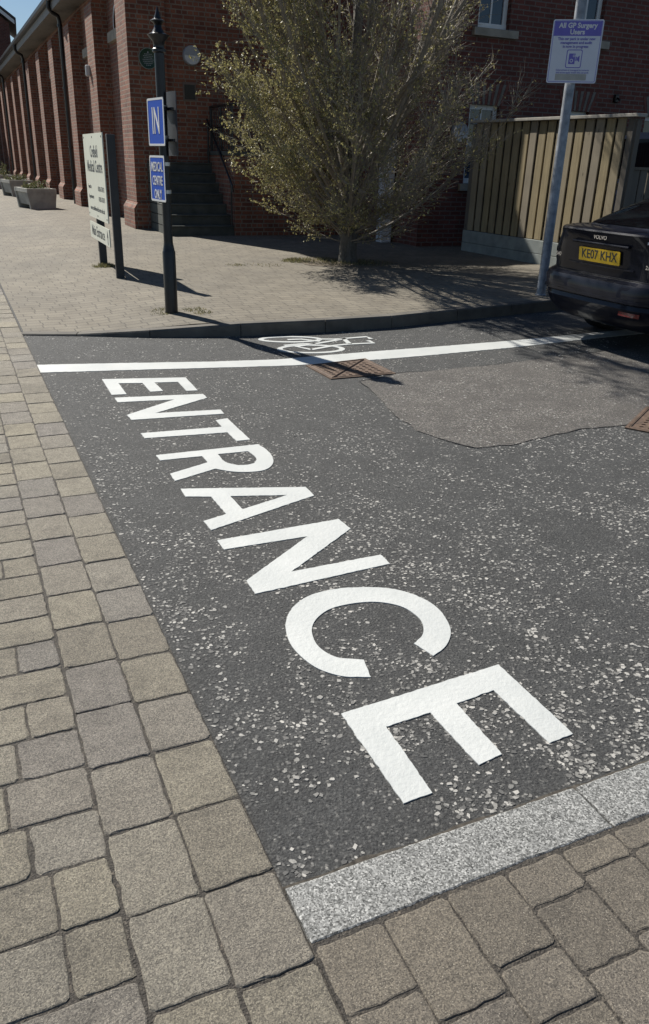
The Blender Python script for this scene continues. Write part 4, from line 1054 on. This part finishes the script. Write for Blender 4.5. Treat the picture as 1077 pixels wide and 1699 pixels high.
# ------------------------------------------------------------------ the parked car
RX, RY = .38, .40
def edge_y(x, hw, y0, sg, RX=RX, RY=RY):                                    # plan outline of an end: gently bowed with rounded corners
    t = max(0.0, min(1.0, (abs(x) - (hw - RX)) / RX))
    return y0 + sg * (.055 * (x / hw) ** 2 + RY * (1 - math.sqrt(max(0.0, 1 - t * t))))
def slices(m, specs, n=160, drop=None, rx=RX, ry=RY):
    """stack closed plan outlines: (z, y_rear, y_front, half_width, corner_rear, corner_front)"""
    rings = []
    for z, yr, yf, hw, cr, cf in specs:
        ring = []
        K = n // 4 - 2
        xs = [hw * sin(pi / 2 * (-1 + 2 * i / (2 * K))) for i in range(2 * K + 1)]
        pts = [(x, edge_y(x, hw, yr, 1, rx, ry)) for x in xs] + [(hw * 1.0, yr + (yf - yr) * f) for f in (.25, .5, .75)]
        pts += [(x, edge_y(x, hw, yf, -1, rx, ry)) for x in reversed(xs)] + [(-hw, yr + (yf - yr) * f) for f in (.75, .5, .25)]
        for x, y in pts:
            bul = 1.0 + .0 * y
            ring.append(m.bm.verts.new((x * bul, y, z + (drop(y, z) if drop else 0))))
        rings.append(ring)
    n = len(rings[0])
    for a, b in zip(rings, rings[1:]):
        for k in range(n): m.bm.faces.new((a[k], a[(k + 1) % n], b[(k + 1) % n], b[k]))
    m.bm.faces.new(rings[0][::-1]); m.bm.faces.new(rings[-1])
CA = R(65); ch = Vector((sin(CA), cos(CA), 0)); cr_ = Vector((cos(CA), -sin(CA), 0))   # heading and right-hand side
CP = G(994, 420, .86); CP = Vector((CP.x, CP.y, 0))
pc = ray(994, 419); pc = pc / hypot(pc.x, pc.y) * 7.85
CP = Vector((pc.x, pc.y, 0)) - ch * .05
car = empty('parked_car', CP, math.atan2(cr_.y, cr_.x), 'dark navy saloon car parked rear first beyond the white line', 'car')
hood = lambda y, z: -.16 * smooth(2.9, 4.4, y) * smooth(.6, 1.0, z) + .02 * smooth(.6, 0, y) * 0
m = MB()
slices(m, [(.23, .22, 4.36, .74, 5, 4), (.28, .10, 4.40, .80, 5, 4), (.36, .03, 4.43, .84, 5, 4), (.44, .0, 4.47, .865, 5, 4), (.475, .012, 4.46, .868, 5, 4), (.49, -.012, 4.47, .875, 5, 4), (.60, -.02, 4.46, .885, 5, 4), (.645, .0, 4.45, .888, 5, 4), (.665, .05, 4.44, .888, 5, 4),
           (.68, .085, 4.43, .888, 5.5, 4), (.80, .075, 4.40, .885, 5.5, 4), (.92, .06, 4.36, .852, 5.5, 4), (1.00, .045, 4.30, .806, 5.5, 4), (1.045, .012, 4.25, .778, 5, 4), (1.060, .02, 4.2, .765, 5, 4), (1.075, .10, 4.1, .73, 4.5, 4)], drop=hood)
body = m.build('body', CARP, car, smooth_=True)
m = MB()
slices(m, [(1.03, .36, 3.35, .765, 0, 0), (1.075, .42, 3.22, .755, 0, 0), (1.20, .74, 2.85, .715, 0, 0), (1.33, 1.10, 2.48, .665, 0, 0), (1.40, 1.34, 2.28, .61, 0, 0), (1.43, 1.52, 2.15, .56, 0, 0), (1.447, 1.75, 2.0, .46, 0, 0)], rx=.20, ry=.22)
m.build('roof', CARP, car, smooth_=True)
def glass_grid(fn, nu, nv, name):
    m = MB(); V = [[m.bm.verts.new(fn(i / nu, j / nv)) for j in range(nv + 1)] for i in range(nu + 1)]
    for i in range(nu):
        for j in range(nv): m.bm.faces.new((V[i][j], V[i + 1][j], V[i + 1][j + 1], V[i][j + 1]))
    return m.build(name, GLASS, car, smooth_=True)
GS = [(1.03, .36, 3.35, .765), (1.075, .42, 3.22, .755), (1.20, .74, 2.85, .715), (1.33, 1.10, 2.48, .665), (1.40, 1.34, 2.28, .61), (1.43, 1.52, 2.15, .56)]
def cabin(z):
    for A, B in zip(GS, GS[1:]):
        if A[0] <= z <= B[0]:
            f = (z - A[0]) / (B[0] - A[0]); return [A[i] + (B[i] - A[i]) * f for i in (1, 2, 3)]
def rear_glass(u, v):
    z = 1.085 + .315 * v; yr, yf, hw = cabin(z); x = (u * 2 - 1) * (hw - .085)
    return (x, edge_y(x, hw, yr, 1, .20, .22) - .006, z + .004)
glass_grid(rear_glass, 16, 8, 'rear_window')
for sx in (-1, 1):
    def side(u, v):
        z = 1.09 + .27 * v; yr, yf, hw = cabin(z)
        y0, y1 = yr + .42, yf - .42
        return (sx * (hw + .004), y0 + (y1 - y0) * u, z)
    glass_grid(side, 8, 4, 'side_window')
def panel_mesh(pts, y0, th, name, mat, parent, bevel=0):
    m = MB(); m.prism([pts], lambda p: (p[0], y0(p) if callable(y0) else y0, p[1]), lambda p: (p[0], (y0(p) if callable(y0) else y0) - th, p[1])); return m.build(name, mat, parent)
rear_y = lambda x, z: .075 - .015 * (z - .8) / .12 + 2.15 * 0 
def body_y(x, z):                                             # rear face of the body at height z
    L = [(.23, .22), (.28, .10), (.36, .03), (.44, .0), (.49, -.012), (.60, -.02), (.645, 0), (.665, .05), (.68, .085), (.80, .075), (.92, .06), (1.0, .045), (1.045, .015)]
    for (a, ya), (b, yb) in zip(L, L[1:]):
        if a <= z <= b: yr = ya + (yb - ya) * (z - a) / (b - a); break
    else: yr = .05
    hwz = .885 if z < .85 else .885 - .107 * (z - .85) / .2
    return edge_y(x, hwz, yr, 1)
# boot lid recess, plate, badges
m = MB(); m.cbox((0, body_y(0, .945) - .006, .945), (.72, .03, .022), bevel=.008); m.build('boot_handle', CARP, car)
pf = sheet_frame((0, body_y(0, .84) - .014, .842), Vector((1, 0, 0)), Vector((0, -.12, 1)).normalized(), Vector((0, -1, -.12)).normalized())
pl_ = slab('number_plate', .525, .118, .01, pf, YPLATE, car, -.006, .003)
text_mesh('KE07 KHX', .112, pf @ Matrix.Translation((0, .002, .0036)), 'lettering', INK, pl_, sx=.90, bold=.001)
bt = lambda t, sz, x, z: text_mesh(t, sz, sheet_frame((x, body_y(x, z) - .009, z), Vector((1, 0, 0)), Vector((0, 0, 1)), Vector((0, -1, 0))), 'badge', CHROME, car, ext=.002, bold=.001)
bt('VOLVO', .05, 0, 1.0); bt('S40', .05, -.60, .80); bt('2.0D', .045, .58, .80)
# lid seam and bumper line
def rear_strip(z, h, x0, x1, th, name, mat, k=40):
    m = MB(); A, B, C_, D_ = [], [], [], []
    for i in range(k + 1):
        x = x0 + (x1 - x0) * i / k; y = body_y(x, z)
        A.append(m.bm.verts.new((x, y + .01, z - h / 2))); B.append(m.bm.verts.new((x, y - th, z - h / 2))); C_.append(m.bm.verts.new((x, y - th, z + h / 2))); D_.append(m.bm.verts.new((x, y + .01, z + h / 2)))
    for i in range(k):
        for P, Q in ((A, B), (B, C_), (C_, D_)): m.bm.faces.new((P[i], P[i + 1], Q[i + 1], Q[i]))
    return m.build(name, mat, car, smooth_=False)
for sx in (-1, 1):
    m = MB(); P = [[], []]
    for i in range(13):
        z = .68 + .35 * i / 12; x0 = .635 - .05 * smooth(.9, .68, z)
        for q, dx in ((0, -.004), (1, .004)): P[q].append(m.bm.verts.new((sx * (x0 + dx), body_y(x0, z) - .003, z)))
    for i in range(12): m.bm.faces.new((P[0][i], P[0][i + 1], P[1][i + 1], P[1][i]))
    m.build('boot_seam', TRIM, car)
rear_strip(.672, .010, -.60, .60, .003, 'boot_seam', TRIM)
rear_strip(.755, .012, -.42, .42, .010, 'boot_crease', CARP)
rear_strip(.505, .022, -.80, .80, .010, 'bumper_moulding', CARP)
for sx in (-1, 1):
    def lamp(z0, z1, xi0, xi1, name, mat, parent):
        m = MB(); k = 18; P = []
        for j in range(7):
            z = z0 + (z1 - z0) * j / 6; xi = xi0 + (xi1 - xi0) * j / 6; row = []
            hwz = (.885 if z < .85 else .885 - .107 * (z - .85) / .2) + .006
            for i in range(k + 1):
                f = i / k; x = xi + (hwz - xi) * sin(f * pi / 2); y = body_y(min(x, hwz - .006), z)
                row.append(m.bm.verts.new((sx * x, y - .007, z)))
            P.append(row)
        for j in range(6):
            for i in range(k): m.bm.faces.new((P[j][i], P[j][i + 1], P[j + 1][i + 1], P[j + 1][i]))
        return m.build(name, mat, parent, smooth_=True)
    tl = lamp(.86, 1.02, .70, .66, 'tail_light', REDL, car)
    lamp(.735, .857, .735, .702, 'clear_lens', CLRL, tl)
    if sx > 0: rear_strip(.40, .035, sx * .50 - .11, sx * .50 + .11, .006, 'reflector', REDL, 12)
    for yw in (1.0, 3.6):
        m = MB(); m.lathe([(.20, -.10), (.30, -.10), (.318, -.07), (.318, .07), (.30, .10), (.20, .10)], n=32, axis='Y'); m.xform(Matrix.Translation((sx * .775, yw, .318)) @ Matrix.Rotation(pi / 2, 4, 'Z')); wh = m.build('wheel', RUBBER, car, smooth_=True)
        m = MB(); m.lathe([(.205, -.06), (.205, .085), (.17, .07), (.05, .05), (0.001, .055)] , n=20, axis='Y'); m.xform(Matrix.Translation((sx * .775, yw, .318)) @ Matrix.Rotation(-sx * -pi / 2, 4, 'Z')); m.build('rim', ALU, wh, smooth_=True)
    m = MB(); m.cbox((sx * .93, 2.62, 1.06), (.17, .10, .12), bevel=.03); m.build('mirror', CARP, car)
m = MB(); m.prism([[(-.045, -.014), (.045, -.014), (.045, .014), (-.045, .014)]], lambda p: (.57 + p[0], body_y(.57 + p[0], 1.0) + .005, 1.0 + p[1]), lambda p: (.57 + p[0], body_y(.57 + p[0], 1.0) - .004, 1.0 + p[1])); m.build('sticker', WHITE, car)

# ------------------------------------------------------------------ light van behind the fence, seen above the lower boards
v0 = Vector((F0.x, F0.y, 0)) + FD * (FL - 1.15) + fn * 1.55
van = empty('parked_van', (v0.x, v0.y, fz - .1), math.atan2(fn.y, fn.x), 'pale silver van showing above the low fence at the right edge', 'van')
m = MB()
prof = [(0, .35), (0, 1.15), (.45, 1.35), (1.05, 2.02), (1.35, 2.14), (4.6, 2.18), (4.75, 1.9), (4.8, .35)]
bm_ = lambda w_: [(w_, p) for p in prof]
m.prism([prof], lambda p: (p[0], .0, p[1]), lambda p: (p[0], 1.75, p[1])); m.build('body', VANP, van)
m = MB(); m.prism([[(1.5, 1.2), (1.5, 1.86), (3.0, 1.9), (3.0, 1.2)]], lambda p: (p[0], .05, p[1]), lambda p: (p[0], -.01, p[1])); m.build('side_window', GLASS, van)
m = MB(); m.prism([[(.62, 1.2), (1.2, 1.86), (1.42, 1.88), (1.42, 1.2)]], lambda p: (p[0], .05, p[1]), lambda p: (p[0], -.01, p[1])); m.build('side_window', GLASS, van)
m = MB(); m.face([(.47, .12, 1.385), (.47, 1.63, 1.385), (1.03, 1.58, 2.01), (1.03, .17, 2.01)]); m.xform(Matrix.Translation((-.012, 0, .012))); m.build('windscreen', GLASS, van)
for yw in (-.0, 1.75):
    for xw in (.85, 3.9):
        m = MB(); m.lathe([(.2, -.09), (.33, -.09), (.33, .09), (.2, .09)], (xw, yw, .33), 24, 'Y'); m.build('wheel', RUBBER, van, smooth_=True)
